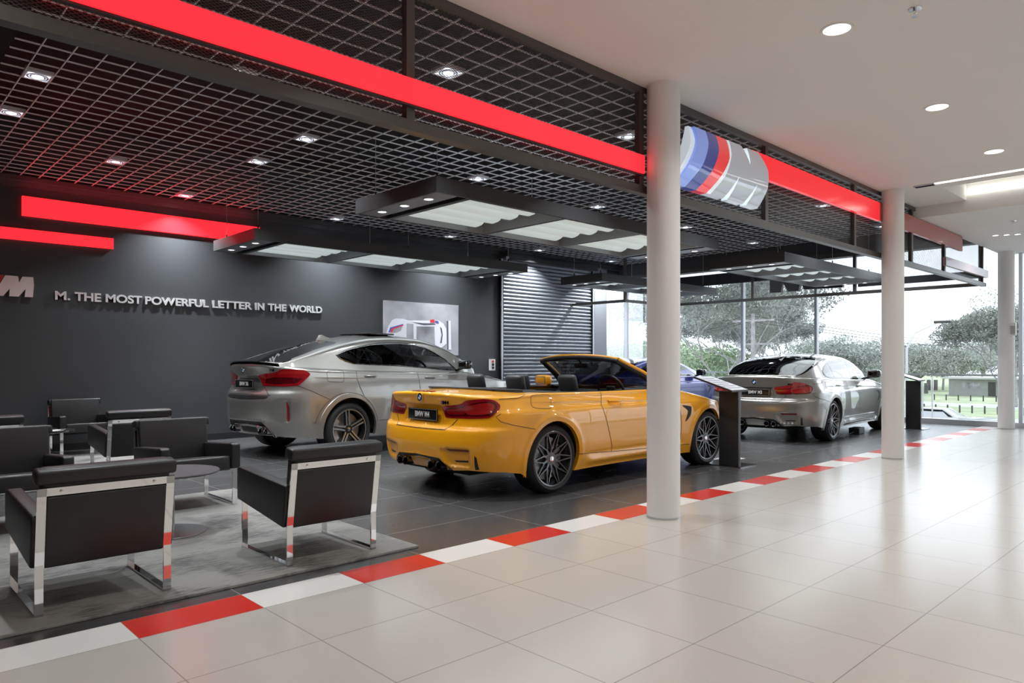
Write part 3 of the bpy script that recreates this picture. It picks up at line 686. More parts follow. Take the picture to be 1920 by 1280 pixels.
def emit_part(name, V2, F, fn, off, m, parent, side=0, flip=False, e=8e-4, extra=None):
    """maps the flat triangles through fn, adds the mirrored half (side 0), one side only (+1 right, -1 left)"""
    used = np.unique(F); mp_ = -np.ones(len(V2), int); mp_[used] = np.arange(len(used)); P2 = V2[used]; F = mp_[F]
    P = fn(P2[:, 0], P2[:, 1]); du = fn(P2[:, 0]+e, P2[:, 1])-fn(P2[:, 0]-e, P2[:, 1]); dv = fn(P2[:, 0], P2[:, 1]+e)-fn(P2[:, 0], P2[:, 1]-e)
    N = np.cross(du, dv); ln = np.linalg.norm(N, axis=1, keepdims=True); N = np.where(ln > 1e-12, N/np.maximum(ln, 1e-12), np.array([[0, 0, 1.0]]))
    if flip: N = -N
    P = P+N*off
    tri = P[F]; fn_ = np.cross(tri[:, 1]-tri[:, 0], tri[:, 2]-tri[:, 0]); fl = (fn_*N[F].mean(1)).sum(1) < 0; F = F.copy(); F[fl] = F[fl][:, ::-1]
    mats = m
    PV, PF, PN = [], [], []
    if side >= 0: PV.append(P); PF.append(F); PN.append(N)
    if side <= 0:
        Q = P*np.array([1, -1, 1]); b0 = len(P) if side == 0 else 0; PV.append(Q); PF.append(F[:, ::-1]+b0); PN.append(N*np.array([1, -1, 1]))
    PV = np.vstack(PV); PF = np.vstack(PF); PN = np.vstack(PN)
    me = bpy.data.meshes.new(name); me.from_pydata(PV.tolist(), [], PF.tolist()); me.update()
    me.polygons.foreach_set('use_smooth', [True]*len(me.polygons)); me.normals_split_custom_set_from_vertices(PN.tolist())
    return link(name, me, m, parent)
def ribbon(S, pts, width, parent_mb, side, off=.0026):
    P = subdiv(pts, .03, False); A = np.array(P); T = np.gradient(A, axis=0); T /= np.maximum(np.linalg.norm(T, axis=1, keepdims=True), 1e-9); Nn = np.stack([-T[:, 1], T[:, 0]], 1)*width/2
    L = S.pos(A[:, 0]+Nn[:, 0], A[:, 1]+Nn[:, 1]); R_ = S.pos(A[:, 0]-Nn[:, 0], A[:, 1]-Nn[:, 1])
    c = S.pos(A[:, 0], A[:, 1]); cc = S.pos(A[:, 0], A[:, 1]); x, y, nx, ny = S.bn(A[:, 0], A[:, 1]); D = np.stack([nx, ny, 0*nx+.15], 1)*off
    for sg in (side,):
        M_ = np.array([1, sg, 1]); V = list(map(tuple, (L+D)*M_))+list(map(tuple, (R_+D)*M_)); n = len(P)
        parent_mb.add(V, [(i, i+1, n+i+1, n+i) if sg > 0 else (i+1, i, n+i, n+i+1) for i in range(n-1)], 0, True)
def make_wheel(name, style, R, width, parent, loc, side, rimr):
    """wheel with tyre, brake disc and caliper; outer face looks along -y for side=-1"""
    wh = MB(); s = side; yo = -width/2
    # rim barrel and lip
    wh.lathe([(rimr+.008, yo+.012), (rimr+.012, yo+.006), (rimr+.004, yo+.002), (rimr-.010, yo+.006), (rimr-.016, yo+.018), (rimr-.024, yo+.05), (rimr-.035, yo+.12), (rimr-.03, -yo-.02), (rimr+.01, -yo-.012)], 72, 'y')
    if style == 'star':
        n = 10; ri = rimr*.40; ro = rimr-.010
        def bar(a0, r0, y0, w0, a1, r1, y1, w1, dep):
            A = Vector((r0*math.cos(a0), y0, r0*math.sin(a0))); B = Vector((r1*math.cos(a1), y1, r1*math.sin(a1))); d = (B-A); d.y = 0; d.normalize(); sd = Vector((-d.z, 0, d.x)); V = []
            for P, w_ in ((A, w0), (B, w1)): V += [P+sd*w_*.5+Vector((0, 0, 0)), P-sd*w_*.5, P-sd*w_*.72+Vector((0, dep, 0)), P+sd*w_*.72+Vector((0, dep, 0))]
            wh.add(V, [(0, 1, 5, 4), (1, 2, 6, 5), (2, 3, 7, 6), (3, 0, 4, 7), (0, 3, 2, 1), (4, 5, 6, 7)], 0)
        for k in range(n):
            a = 2*PI*k/n
            for sg in (-1, 1): bar(a+sg*PI/n, ri, yo+.030, .013, a+sg*.035, ro, yo+.008, .009, .028)
            bar(a+PI/n, rimr*.20, yo+.036, .030, a+PI/n, ri*1.04, yo+.030, .018, .03)
        wh.lathe([(.001, yo+.034), (.062, yo+.034), (.070, yo+.042), (.072, yo+.075), (.001, yo+.075)], 40, 'y')
        m = 'rim_dark'
    else:
        for k in range(5):
            a0 = 2*PI*k/5+PI/2+.12
            for sg in (-1, 1):
                pts = [(.055, .30), (.10, .22), (.15, .17), (.20, .155), (rimr-.008, .17)]
                for i in range(len(pts)-1):
                    (r0, g0), (r1, g1) = pts[i], pts[i+1]; aa, ab = a0+sg*g0*(.10/r0)**.55, a0+sg*g1*(.10/r1)**.55
                    A = Vector((r0*math.cos(aa), yo+.035-.022*(r0/rimr), r0*math.sin(aa))); B = Vector((r1*math.cos(ab), yo+.035-.022*(r1/rimr), r1*math.sin(ab))); d = (B-A); d.y = 0; d.normalize(); sd = Vector((-d.z, 0, d.x)); V = []
                    for P in (A, B): V += [P+sd*.012, P-sd*.012, P-sd*.019+Vector((0, .035, 0)), P+sd*.019+Vector((0, .035, 0))]
                    wh.add(V, [(0, 1, 5, 4)], 1); wh.add(V, [(1, 2, 6, 5), (2, 3, 7, 6), (3, 0, 4, 7), (0, 3, 2, 1), (4, 5, 6, 7)], 0)
        wh.lathe([(.001, yo+.030), (.058, yo+.030), (.072, yo+.04), (.074, yo+.08), (.001, yo+.08)], 40, 'y')
        wh.lathe([(rimr-.004, yo+.0035), (rimr-.018, yo+.0045)], 72, 'y', mi=1)
        m = ['rim_black', 'rim_machined']
    o = wh.build(name, m, parent, sharp=.5); o.location = loc
    if side > 0: o.rotation_euler = (0, 0, PI)
    tb = MB(); P = [(rimr+.004, yo+.010), (rimr+.02, yo-.002), (rimr+.45*(R-rimr), yo-.006), (R-.03, yo+.004), (R-.010, yo+.018), (R-.002, yo+.036)]
    k = 4; tw = -2*yo-.072
    for q in range(k+1):
        yy = yo+.036+tw*q/k
        if 0 < q < k: P += [(R, yy-.006), (R-.008, yy-.005), (R-.008, yy+.005), (R, yy+.006)]
    P += [(R-.002, -yo-.036), (R-.010, -yo-.018), (R-.03, -yo-.004), (rimr+.45*(R-rimr), -yo+.006), (rimr+.004, -yo-.010)]
    tb.lathe(P, 72, 'y'); tb.build('tyre', 'rubber', o, sharp=.9)
    d = MB(); d.lathe([(.09, yo+.105), (rimr*.80, yo+.105), (rimr*.80, yo+.135), (.09, yo+.135)], 56, 'y'); d.lathe([(.001, yo+.085), (.085, yo+.085), (.085, yo+.13)], 32, 'y'); d.build('brake_disc', 'disc_metal', o)
    c = MB(); rr = rimr*.70
    for sx in ((1,) if True else ()):
        V = []; 
        for a in np.linspace(PI-.75, PI+.75, 9):
            for r_ in (rimr*.58, rimr*.90): V += [(r_*math.cos(a)*1, yo+.075, r_*math.sin(a)), (r_*math.cos(a), yo+.15, r_*math.sin(a))]
        F = []
        for i in range(8): a = i*4; F += [(a, a+4, a+6, a+2), (a+1, a+3, a+7, a+5), (a, a+1, a+5, a+4), (a+2, a+6, a+7, a+3)]
        F += [(0, 2, 3, 1), (32, 33, 35, 34)]; c.add(V, F)
    c.build('brake_caliper', 'caliper', o)
    h = MB(); h.lathe([(.001, yo+.026), (.026, yo+.027), (.030, yo+.034)], 24, 'y'); h.build('hub_cap', 'chrome', o)
    return o
mat('rim_dark', (.13, .13, .135), .22, .85); mat('rim_black', (.015, .015, .016), .25); mat('rim_machined', (.62, .62, .63), .20, .9)
mat('disc_metal', (.42, .42, .43), .35, .7); mat('caliper', (.62, .63, .66), .3, .3)
mat('badge_blue', (.05, .22, .6), .2); mat('seam_dark', (.01, .01, .01), .6)

def badge(parent, loc, r, normal_x=-1, tilt=0):
    """round badge: dark ring, white and blue quarters"""
    o = MB(); o.lathe([(.001, 0), (r, 0), (r, -.006), (r*.94, -.009), (r*.90, -.006), (.001, -.006)], 40, 'x'); b = o.build('badge', 'chrome', parent); b.location = loc; b.rotation_euler = (0, tilt, 0)
    q = MB(); q.lathe([(r*.60, -.0065), (r*.90, -.0065)], 40, 'x'); q.build('badge_ring', 'black_gloss', b)
    for k, m in enumerate(('badge_blue', 'plate_white', 'badge_blue', 'plate_white')):
        q = MB(); V = [(-.0070, 0, 0)]+[(-.0070, r*.60*math.cos(PI/2*k+PI/2*i/8), r*.60*math.sin(PI/2*k+PI/2*i/8)) for i in range(9)]; q.add(V, [(0, i, i+1) for i in range(1, 9)]); q.build('badge_quarter', m, b)
    return b
def plate(parent, x, z, w_, h_, txt, tilt=0, y=0):
    o = MB(); o.box(-.006, .006, -w_/2, w_/2, -h_/2, h_/2, bev=.003); p = o.build('number_plate', 'plate_black', parent); p.location = (x, y, z); p.rotation_euler = (0, tilt, 0)
    o = MB(); e = .004
    o.box(-.0075, -.006, -w_/2+.004, w_/2-.004, -h_/2+.003, -h_/2+.003+e); o.box(-.0075, -.006, -w_/2+.004, w_/2-.004, h_/2-.003-e, h_/2-.003); o.box(-.0075, -.006, -w_/2+.004, -w_/2+.004+e, -h_/2+.004, h_/2-.004); o.box(-.0075, -.006, w_/2-.004-e, w_/2-.004, -h_/2+.004, h_/2-.004)
    o.build('plate_border', 'alu', p)
    t = text_obj('plate_text', txt, h_*.66, 'plate_white', p, depth=.0008, bold=.0014, sx=.80); t.rotation_euler = (PI/2, 0, -PI/2); t.location = (-.008, 0, 0)
    return p
def seat(parent, x, y, zb=.30, top=1.12, m='seat_leather', name='seat'):
    t = MB(); M = Matrix.Translation((x, y, zb)) @ Matrix.Rotation(math.radians(-14), 4, 'Y')
    t.box(-.07, .05, -.23, .23, .0, top-zb-.19, bev=.045, M=M); t.box(-.02, .48, -.24, .24, -.10, .04, bev=.04, M=Matrix.Translation((x, y, zb)))
    s = t.build(name, m, parent)
    h = MB(); h.box(-.045, .05, -.125, .125, top-zb-.20, top-zb+.0, bev=.044, M=M); h.box(-.01, .01, -.07, -.055, top-zb-.28, top-zb-.1, M=M); h.box(-.01, .01, .055, .07, top-zb-.28, top-zb-.1, M=M)
    h.build('headrest', m, s); return s
def steering(parent, x, y, z):
    b = MB(); M = Matrix.Translation((x, y, z)) @ Matrix.Rotation(math.radians(-22), 4, 'Y'); R_ = .185
    P = [M @ Vector((0, R_*math.cos(2*PI*k/40), R_*math.sin(2*PI*k/40))) for k in range(41)]; b.tube(P, .017, 10)
    b.box(-.015, .02, -.06, .06, -.05, .05, bev=.012, M=M)
    for a in (0, PI, -PI/2): b.tube([M @ Vector((0, .04*math.cos(a), .04*math.sin(a))), M @ Vector((0, R_*math.cos(a), R_*math.sin(a)))], .014, 6)
    o = b.build('steering_wheel', 'black_plastic', parent); q = MB(); q.box(-.018, -.015, -.008, .012, -.03, .0, M=M); q.build('wheel_badge', 'alu', o); return o
def box_soft(a, b, s, x): return sst(a-s, a+s, x)*(1-sst(b-s, b+s, x))

def m_disp(S, u, z, x, y):
    """M3/M4 surface relief: plate recess, bumper corner pockets, sill bulge, shoulder crease, arch lips"""
    d = -.020*box_soft(-1, .30, .02, u)*box_soft(.695, .862, .010, z)
    left = .36+.10*(1-np.clip((z-.29)/.15, 0, 1)); d = d-.034*sst(left-.03, left+.05, u)*(1-sst(.655, .705, u+.25*(z-.45)*0))*box_soft(.31, .462, .014, z)
    zt_ = np.where(u < .33, .388-.045*u/.33, .373-.70*(u-.33)); d = d-.030*(1-sst(zt_-.022, zt_-.002, z))*(1-sst(.46, .49, u))
    d = d+.008*np.exp(-((z-zt_-.006)/.010)**2)*(1-sst(.47, .5, u))
    x = np.interp(u, S.U, S.X); side = sst(.45, .62, x)*(1-sst(2.15, 2.3, x)); d = d+side*(.020*np.exp(-((z-.262)/.035)**2)-.010*np.exp(-((z-.335)/.02)**2))
    zc_ = .895-.045*np.clip((x+.1)/1.8, -.3, 1.5); d = d+(.006*np.exp(-np.clip(z-zc_, 0, 1)/.03)*(z > zc_)+.006*np.exp(-((z-zc_)/.010)**2)*(z <= zc_))*sst(-.5, .2, x)*(1-sst(2.2, 2.6, x))
    for xw in (0, S.p['wb']):
        rho = np.hypot(x-xw, z-.335); d = d+.010*np.exp(-((rho-.415)/.028)**2)*(z < .80)
    return d
def x_disp(S, u, z, x, y):
    d = -.030*box_soft(-1, .30+.0, .05, u-(1.05-z)*.35)*box_soft(.89, 1.085, .012, z)
    d = d-.022*sst(.60, .82, u)*(1-sst(.825, .84, u))*box_soft(.50, .78, .03, z)     # vertical corner vent scoop
    zt_ = np.where(u < .42, .492, .492-1.25*(u-.42)); d = d-.040*(1-sst(zt_-.03, zt_-.005, z))*(1-sst(.56, .60, u))
    d = d+.012*np.exp(-((z-zt_-.008)/.012)**2)*(1-sst(.56, .6, u))
    x = np.interp(u, S.U, S.X)
    zc_ = 1.075-.055*np.clip((x+.3)/2.0, -.2, 1.2); d = d+(.007*np.exp(-((z-zc_)/.012)**2)*(z <= zc_)+.007*np.exp(-np.clip(z-zc_, 0, 1)/.035)*(z > zc_))*sst(-.6, -.2, x)*(1-sst(2.4, 2.8, x))
    for xw in (0, S.p['wb']):
        rho = np.hypot(x-xw, z-.364); d = d+.016*(1-sst(.492, .502, rho))*(z < .9)
    side = sst(.6, .8, x)*(1-sst(2.2, 2.4, x)); d = d+side*(.016*np.exp(-((z-.34)/.05)**2)-.018*np.exp(-((z-.50)/.09)**2))
    return d

def build_car(kind, pose, label, pnt, txt, wheelstyle, P, feats):
    S = Surf(P)
    if 'green' in P: S.ginit()
    root = empty(kind, (pose[0], pose[1], 0), pose[2]); tag(root, label, 'car', 'display cars in the showroom')
    R, wb, ra, zc_ = P['wheel_r'], P['wb'], P['arch_r'], P['wheel_r']
    UX = S.UX
    # ---- lower body patch
    bot = []
    for (u, z) in P['bottom_rear']: bot.append((u, z))
    def arch(xw):
        a0 = math.asin((P['sill']-zc_)/ra); pts = []
        for k in range(25):
            a = PI-a0-(PI-2*a0)*k/24
            pts.append((UX(xw)+(S.UX(xw+ra*math.cos(a))-S.UX(xw)), zc_+ra*math.sin(a)))
        return pts
    bot += arch(0)+arch(wb)
    bot += [(UX(wb+ra+.08), P['sill']+.02), (S.umax, P['sill']+.02)]
    us = np.linspace(S.umax, 0, 220); qt = S.qtop(us); top = [(float(a), float(b)) for a, b in zip(us, qt)]
    outline = bot+top
    regs = feats['regions']; polys = [r[1] for r in regs]
    V2, F, reg = triangulate(outline, polys, P.get('h', .030), [([(UX(x_), z_) for x_, z_ in l_], o_) for l_, o_ in P['lines']]+[([(float(a), float(b)-S.r*.8) for a, b in zip(us[::-1][4:-4], qt[::-1][4:-4])], [S.r*k for k in (-.95, -.72, -.45, -.2, .05, .3, .55)])])
    fn = lambda a, b: S.pos(np.clip(a, -.01, S.umax), b)
    body = emit_part('body_shell', V2, F[reg == -1], fn, 0, pnt, root)
    for i, (nm, pl, mm, off, split) in enumerate(regs):
        if not (reg == i).any(): continue
        if split:
            for sd in (1, -1): emit_part(nm, V2, F[reg == i], fn, off, mm, root, side=sd)
        else: emit_part(nm, V2, F[reg == i], fn, off, mm, root)
    # arch lips and dark liners
    for xw in (0, wb):
        A = np.array(arch(xw)); O = S.pos(A[:, 0], A[:, 1]); I_ = O.copy(); I_[:, 1] += .045
        n = len(A)
        for sg in (1, -1):
            lm = MB(); M_ = np.array([1, sg, 1]); lm.add(list(map(tuple, O*M_))+list(map(tuple, I_*M_)), [(i, i+1, n+i+1, n+i) for i in range(n-1)], 0, True)
            lm.build('arch_lip', pnt, root, recalc=False)
        for sg in (1, -1):
            ln = MB(); V = []; n = 25
            for k in range(n):
                a = PI*1.03*k/(n-1)-PI*.015; r_ = ra+.004; x_ = xw+r_*math.cos(a); z_ = zc_+r_*math.sin(a)
                V += [(x_, -sg*(P['wmax']-.05), z_), (x_, -sg*.52, z_)]
            Fs = [(2*i, 2*i+2, 2*i+3, 2*i+1) for i in range(n-1)]; Fs.append(tuple(2*i+1 for i in range(n))); ln.add(V, Fs, 0); ln.build('arch_liner', 'liner', root)
    # ---- deck
    ue = np.linspace(0, S.umax, 220); E = S.pos(ue, S.qtop(ue)-1e-4)
    outl = [(float(p[0]), float(p[1])) for p in E]; outl[0] = (outl[0][0], 0.0); outl[-1] = (outl[-1][0], 0.0)
    ctr = [(x_, 0.0) for x_ in np.linspace(outl[-1][0], outl[0][0], 60)[1:-1]]
    dregs = feats.get('deck', []); V2, F, reg = triangulate(outl+ctr, [r[1] for r in dregs], .038)
    dfn = lambda a, b: np.stack([a, b, S.T(a, b)], -1)
    cxx = V2[F].mean(1)[:, 0]; k0, k1 = P['split']
    emit_part('boot_lid', V2, F[(reg == -1) & (cxx < k0)], dfn, 0, pnt, root); emit_part('bonnet', V2, F[(reg == -1) & (cxx > k1)], dfn, 0, pnt, root)
    for sd in (1, -1): emit_part('shoulder_panel', V2, F[(reg == -1) & (cxx >= k0) & (cxx <= k1)], dfn, 0, pnt, root, side=sd)
    for i, (nm, pl, mm, off) in enumerate(dregs):
        if mm and (reg == i).any(): emit_part(nm, V2, F[reg == i], dfn, off, mm, root)
    # ---- seams
    for pts, w_ in feats['seams']:
        for sg in (1, -1): sm_ = MB(); ribbon(S, pts, w_, sm_, sg); sm_.build('panel_gap', 'seam_dark', root, recalc=False)
    # ---- greenhouse
    if 'green' in P:
        x0, x1 = P['green']['roof'][0][0]+.004, P['green']['roof'][-1][0]-.004; K = 1.2
        gfn = lambda a, b: S.gsec(np.clip(a, x0-.003, x1+.003), np.clip(b/K, 0, 1))
        gr = [(nm, [(a, b*K) for a, b in pl], mm, off, sp) for nm, pl, mm, off, sp in feats['glass']]
        V2, F, reg = triangulate([(x0, 0), (x1, 0), (x1, K), (x0, K)], [g[1] for g in gr], .035)
        emit_part('roof_and_pillars', V2, F[reg == -1], gfn, 0, feats.get('roofmat', pnt), root)
        for i, (nm, pl, mm, off, sp) in enumerate(gr):
            if not (reg == i).any(): continue
            if sp:
                for sd in (1, -1): emit_part(nm, V2, F[reg == i], gfn, off, mm, root, side=sd)
            else: emit_part(nm, V2, F[reg == i], gfn, off, mm, root)
        if P.get('dlo_chrome'):
            for sg in (1, -1):
                A = np.array(subdiv(P['dlo_chrome'], .03)); Q = S.gsec(A[:, 0], A[:, 1])*np.array([1, sg, 1])+np.array([0, -sg*.004, 0]); wb_ = MB(); wb_.tube([tuple(q) for q in Q]+[tuple(Q[0])], .0045, 6, cap=False); wb_.build('window_chrome', 'chrome', root)
    # ---- wheels
    for xw in (0, wb):
        for sg in (-1, 1):
            wd = P['tyre_w'][0 if xw == 0 else 1]; make_wheel('wheel', wheelstyle, R, wd, root, (xw, sg*(P['track']-wd/2), R), sg, P['rim_r'])
    # ---- underbody and cabin tub
    ub = MB(); ub.box(ra+.03, wb-ra-.03, -P['wmax']*.88, P['wmax']*.88, P['sill']+.0, P['sill']+.10); ub.box(-.72, wb+.55, -.50, .50, P['sill']+.02, P['sill']+.22); ub.build('underbody', 'liner', root)
    ub = MB(); ub.box(P['tub'][0], P['tub'][1], -P['tubw'], P['tubw'], .30, .34); ub.box(P['tub'][0]-.03, P['tub'][0], -P['tubw'], P['tubw'], .30, P['tubz']); ub.box(P['tub'][1], P['tub'][1]+.03, -P['tubw'], P['tubw'], .30, P['tubz'])
    for sg in (-1, 1): ub.box(P['tub'][0], P['tub'][1], sg*P['tubw']-.02, sg*P['tubw']+.02, .30, P['tubz'])
    ub.build('cabin_trim', 'interior', root)
    ds = MB(); xd = P['dash']; ds.box(xd, xd+.35, -P['tubw']+.03, P['tubw']-.03, P['tubz']-.22, P['tubz']+.0, bev=.05); ds.build('dashboard', 'black_plastic', root)
    steering(root, xd-.14, -.37, P['tubz']+.015)
    for (sx_, sy_, tz) in P['seats']: seat(root, sx_, sy_, P['tubz']-.55, tz)
    # ---- mirrors
    mx, my, mz = P['mirror']
    for sg in (-1, 1):
        mb = MB(); mb.box(mx-.06, mx+.07, -.115, .115, mz-.065, mz+.075, bev=.045); mb.v = [(v[0]+abs(v[1]-0)*.25*1, v[1]+sg*my, v[2]) for v in mb.v]; mo = mb.build('door_mirror', feats.get('mirrormat', pnt), root)
        g = MB(); g.box(mx-.062, mx-.055, sg*my-.09, sg*my+.09, mz-.045, mz+.055); g.v = [(v[0]+abs(v[1]-sg*my)*.25, v[1], v[2]) for v in g.v]; g.build('mirror_glass', 'chrome', mo)
        g = MB(); g.tube([(mx+.02, sg*(my-.06), mz-.05), (mx+.05, sg*(my-.24), mz-.10)], .022, 8); g.build('mirror_arm', 'black_gloss', mo)
    # ---- handles
    for (hx, hz) in P['handles']:
        u0 = UX(hx); p = S.pos(np.array([u0-.11, u0-.08, u0, u0+.08, u0+.11]), np.full(5, hz))
        for sg in (1, -1):
            hb = MB(); Q = [(q[0], q[1]*sg-sg*o_, q[2]) for q, o_ in zip(p, (.004, .022, .028, .022, .004))]; hb.tube(Q, [.010, .013, .014, .013, .010], 10); hb.build('door_handle', pnt, root)
    # ---- exhaust tips
    for (ey, ez, ex, er) in P['exhaust']:
        for sg in (1, -1):
            e_ = MB(); e_.lathe([(er*.8, .0), (er, -.004), (er, .14), (er*.84, .14), (er*.84, .004)], 28, 'x', (ex, sg*ey, ez)); e_.build('exhaust_tip', P['exmat'], root)
            e_ = MB(); e_.lathe([(.001, .05), (er*.86, .05)], 20, 'x', (ex, sg*ey, ez)); e_.build('exhaust_bore', 'liner', root)
    # ---- badge, plate, letters
    bx, bz, bt = P['badge']; badge(root, (bx, 0, bz), .041, tilt=bt)
    if P.get('plate'): px_, pz, pt = P['plate']; plate(root, px_, pz, P['plate_w'], .112, txt, pt)
    if P.get('fin'):
        fx, fz = P['fin']; fb = MB(); V = [(fx-.10, 0, fz+.055), (fx-.13, -.025, fz-.02), (fx-.13, .025, fz-.02), (fx+.13, -.022, fz-.0), (fx+.13, .022, fz-.0), (fx-.05, -.008, fz+.062), (fx-.05, .008, fz+.062), (fx+.02, -.01, fz+.035), (fx+.02, .01, fz+.035)]
        fb.add(V, [(0, 1, 2), (0, 5, 1), (0, 2, 6), (0, 6, 5), (1, 5, 7, 3), (2, 4, 8, 6), (5, 6, 8, 7), (7, 8, 4, 3), (1, 3, 4, 2)], 0, True); fb.build('roof_antenna', P.get('finmat', pnt), root)
    return S, root

def pchip(xs,ys):
    xs=np.array(xs,float);ys=np.array(ys,float);h=np.diff(xs);d=np.diff(ys)/h
    m=np.zeros(len(xs));m[0]=d[0];m[-1]=d[-1]
    for i in range(1,len(xs)-1):
        if d[i-1]*d[i]>0:
            w1=2*h[i]+h[i-1];w2=h[i]+2*h[i-1];m[i]=(w1+w2)/(w1/d[i-1]+w2/d[i])
    def f(x):
        x=np.clip(np.asarray(x,float),xs[0],xs[-1]);i=np.clip(np.searchsorted(xs,x,side='right')-1,0,len(xs)-2)
        t=(x-xs[i])/h[i];t2=t*t;t3=t2*t
        return (2*t3-3*t2+1)*ys[i]+(t3-2*t2+t)*h[i]*m[i]+(-2*t3+3*t2)*ys[i+1]+(t3-t2)*h[i]*m[i+1]
    return f
def lin(xs,ys): return lambda x: np.interp(x,xs,ys)
def sst(a,b,x):
    t=np.clip((np.asarray(x,float)-a)/(b-a),0,1);return t*t*(3-2*t)
class Surf:
    """Wrap-round lower body (u = plan arc length from the rear centre, q = height with a rolled top edge),
    deck T(x,y) and greenhouse section G(x,t). x forward from the rear axle, y left, z up; the right side is y<0."""
    def __init__(s,p):
        s.p=p; s.R=pchip(*zip(*p['rear']));s.Fz=pchip(*zip(*p['front']));s.W=pchip(*zip(*p['width']));s.Wp=pchip(*zip(*p['plan']))
        s.zc=pchip(*zip(*p['deck']));s.dz=pchip(*zip(*p['drop']))
        s.R0=p['R0'];s.F0=p['F0'];s.wm=p['wmax'];s.Wd=p['wmax'];s.r=p.get('roll',.035)
        Lr,nr,Lf,nf=p['corner'];ph=np.linspace(0,math.pi/2,400)
        def q(L,n):
            a=1-np.cos(ph)**(2/n);b=np.sin(ph)**(2/n);x=a*L;y=b*s.wm
            return a,b,np.concatenate([[0],np.cumsum(np.hypot(np.diff(x),np.diff(y)))])
        ar,br,sr=q(Lr,nr);af,bf,sf=q(Lf,nf)
        x1=s.R0+Lr;x2=s.F0-Lf;sd=x2-x1
        s.us=np.concatenate([sr,[sr[-1]+sd+1e-6],sr[-1]+sd+sf[-1]-sf[::-1][1:]+1e-6]) if False else None
        U=list(sr)+[sr[-1]+sd*k/50 for k in range(1,50)]+list(sr[-1]+sd+(sf[-1]-sf[::-1]))
        X=list(s.R0+ar*Lr)+[x1+sd*k/50 for k in range(1,50)]+list(s.F0-af[::-1]*Lf)
        B=list(br)+[1]*49+list(bf[::-1])
        s.U=np.array(U);s.X=np.array(X);s.B=np.array(B);s.umax=s.U[-1];s.x1=x1;s.x2=x2;s.Lr=Lr;s.Lf=Lf
        s.disp=p.get('disp')
    def UX(s,x): return float(np.interp(x,s.X,s.U))
    def UY(s,y): n=400;return float(np.interp(abs(y)/s.wm,s.B[:n],s.U[:n]))
    def base(s,u,z):
        x0=np.interp(u,s.U,s.X);b=np.interp(u,s.U,s.B)
        gr=np.clip(1-(x0-s.R0)/s.Lr,0,1)**1.5;gf=np.clip(1-(s.F0-x0)/s.Lf,0,1)**1.5
        x=x0+(s.R(z)-s.R0)*gr+(s.Fz(z)-s.F0)*gf
        return x,-s.wm*s.W(z)*s.Wp(x0)*b
    def bn(s,u,z):
        e=.004;x,y=s.base(u,z)
        xa,ya=s.base(np.clip(u-e,0,s.umax),z);xb,yb=s.base(np.clip(u+e,0,s.umax),z)
        # mirror the tangent at the centre line so that the two halves meet square
        ya=np.where(u<e,-ya,ya);xa=np.where(u<e,xb,xa);tx,ty=xb-xa,yb-ya
        yb2=np.where(u>s.umax-e,-yb,yb);ty=np.where(u>s.umax-e,-(np.abs(yb-ya)+1e-6)*-1,ty)
        l=np.hypot(tx,ty)+1e-12;return x,y,ty/l,-tx/l
    def T(s,x,y): return s.zc(x)-s.dz(x)*(np.abs(y)/s.Wd)**2.4
    def ztop(s,u):
        z=np.full(np.shape(u),.9)
        for _ in range(4):
            x,y,nx,ny=s.bn(u,z-s.r);z=s.T(x-nx*s.r,y-ny*s.r)
        return z
    def pos(s,u,q):
        """u,q arrays -> (N,3)"""
        u=np.asarray(u,float);q=np.asarray(q,float);zt=s.ztop(u);r=s.r
        th=np.clip((q-(zt-r))/r,0,math.pi/2)
        z=np.where(q>zt-r,zt-r,q)
        x,y,nx,ny=s.bn(u,z)
        d=-r*(1-np.cos(th))
        if s.disp is not None: d=d+s.disp(s,u,z,x,y)*np.cos(th)
        return np.stack([x+nx*d,y+ny*d,z+r*np.sin(th)],-1)
    def qtop(s,u): return s.ztop(u)-s.r+s.r*math.pi/2
    # greenhouse
    def gsec(s,x,t):
        g=s.p['green'];x=np.asarray(x,float);t=np.asarray(t,float)
        wb=s.gw(x);z0=s.T(x,wb)-.012;zr=np.maximum(s.gz(x),z0+.001);h=zr-z0
        ze=z0+h*g['e'];wt=wb-g['k']*(ze-z0)
        cr=zr-ze
        ys=wb+(wt-wb)*np.clip(t/.45,0,1)*.86; zs=z0+(ze-z0)*np.clip(t/.45,0,1)*.86
        y1=wb+(wt-wb)*.86;z1=z0+(ze-z0)*.86
        y2=wt*.80;z2=ze+cr*(1-.80**2)
        k=np.clip((t-.45)/.15,0,1)
        ctrl_z=ze+cr*.12;ctrl_y=wt
        yb=(1-k)**2*y1+2*k*(1-k)*ctrl_y+k*k*y2;zb=(1-k)**2*z1+2*k*(1-k)*ctrl_z+k*k*z2
        v=np.clip((t-.6)/.4,0,1);yt=y2*(1-v);zt=ze+cr*(1-(yt/np.maximum(wt,1e-3))**2)
        y=np.where(t<.45,ys,np.where(t<.6,yb,yt));z=np.where(t<.45,zs,np.where(t<.6,zb,zt))
        return np.stack([x+0*t,-y,z],-1)
    def ginit(s):
        g=s.p['green'];s.gw=pchip(*zip(*g['w']));s.gz=pchip(*zip(*g['roof']))

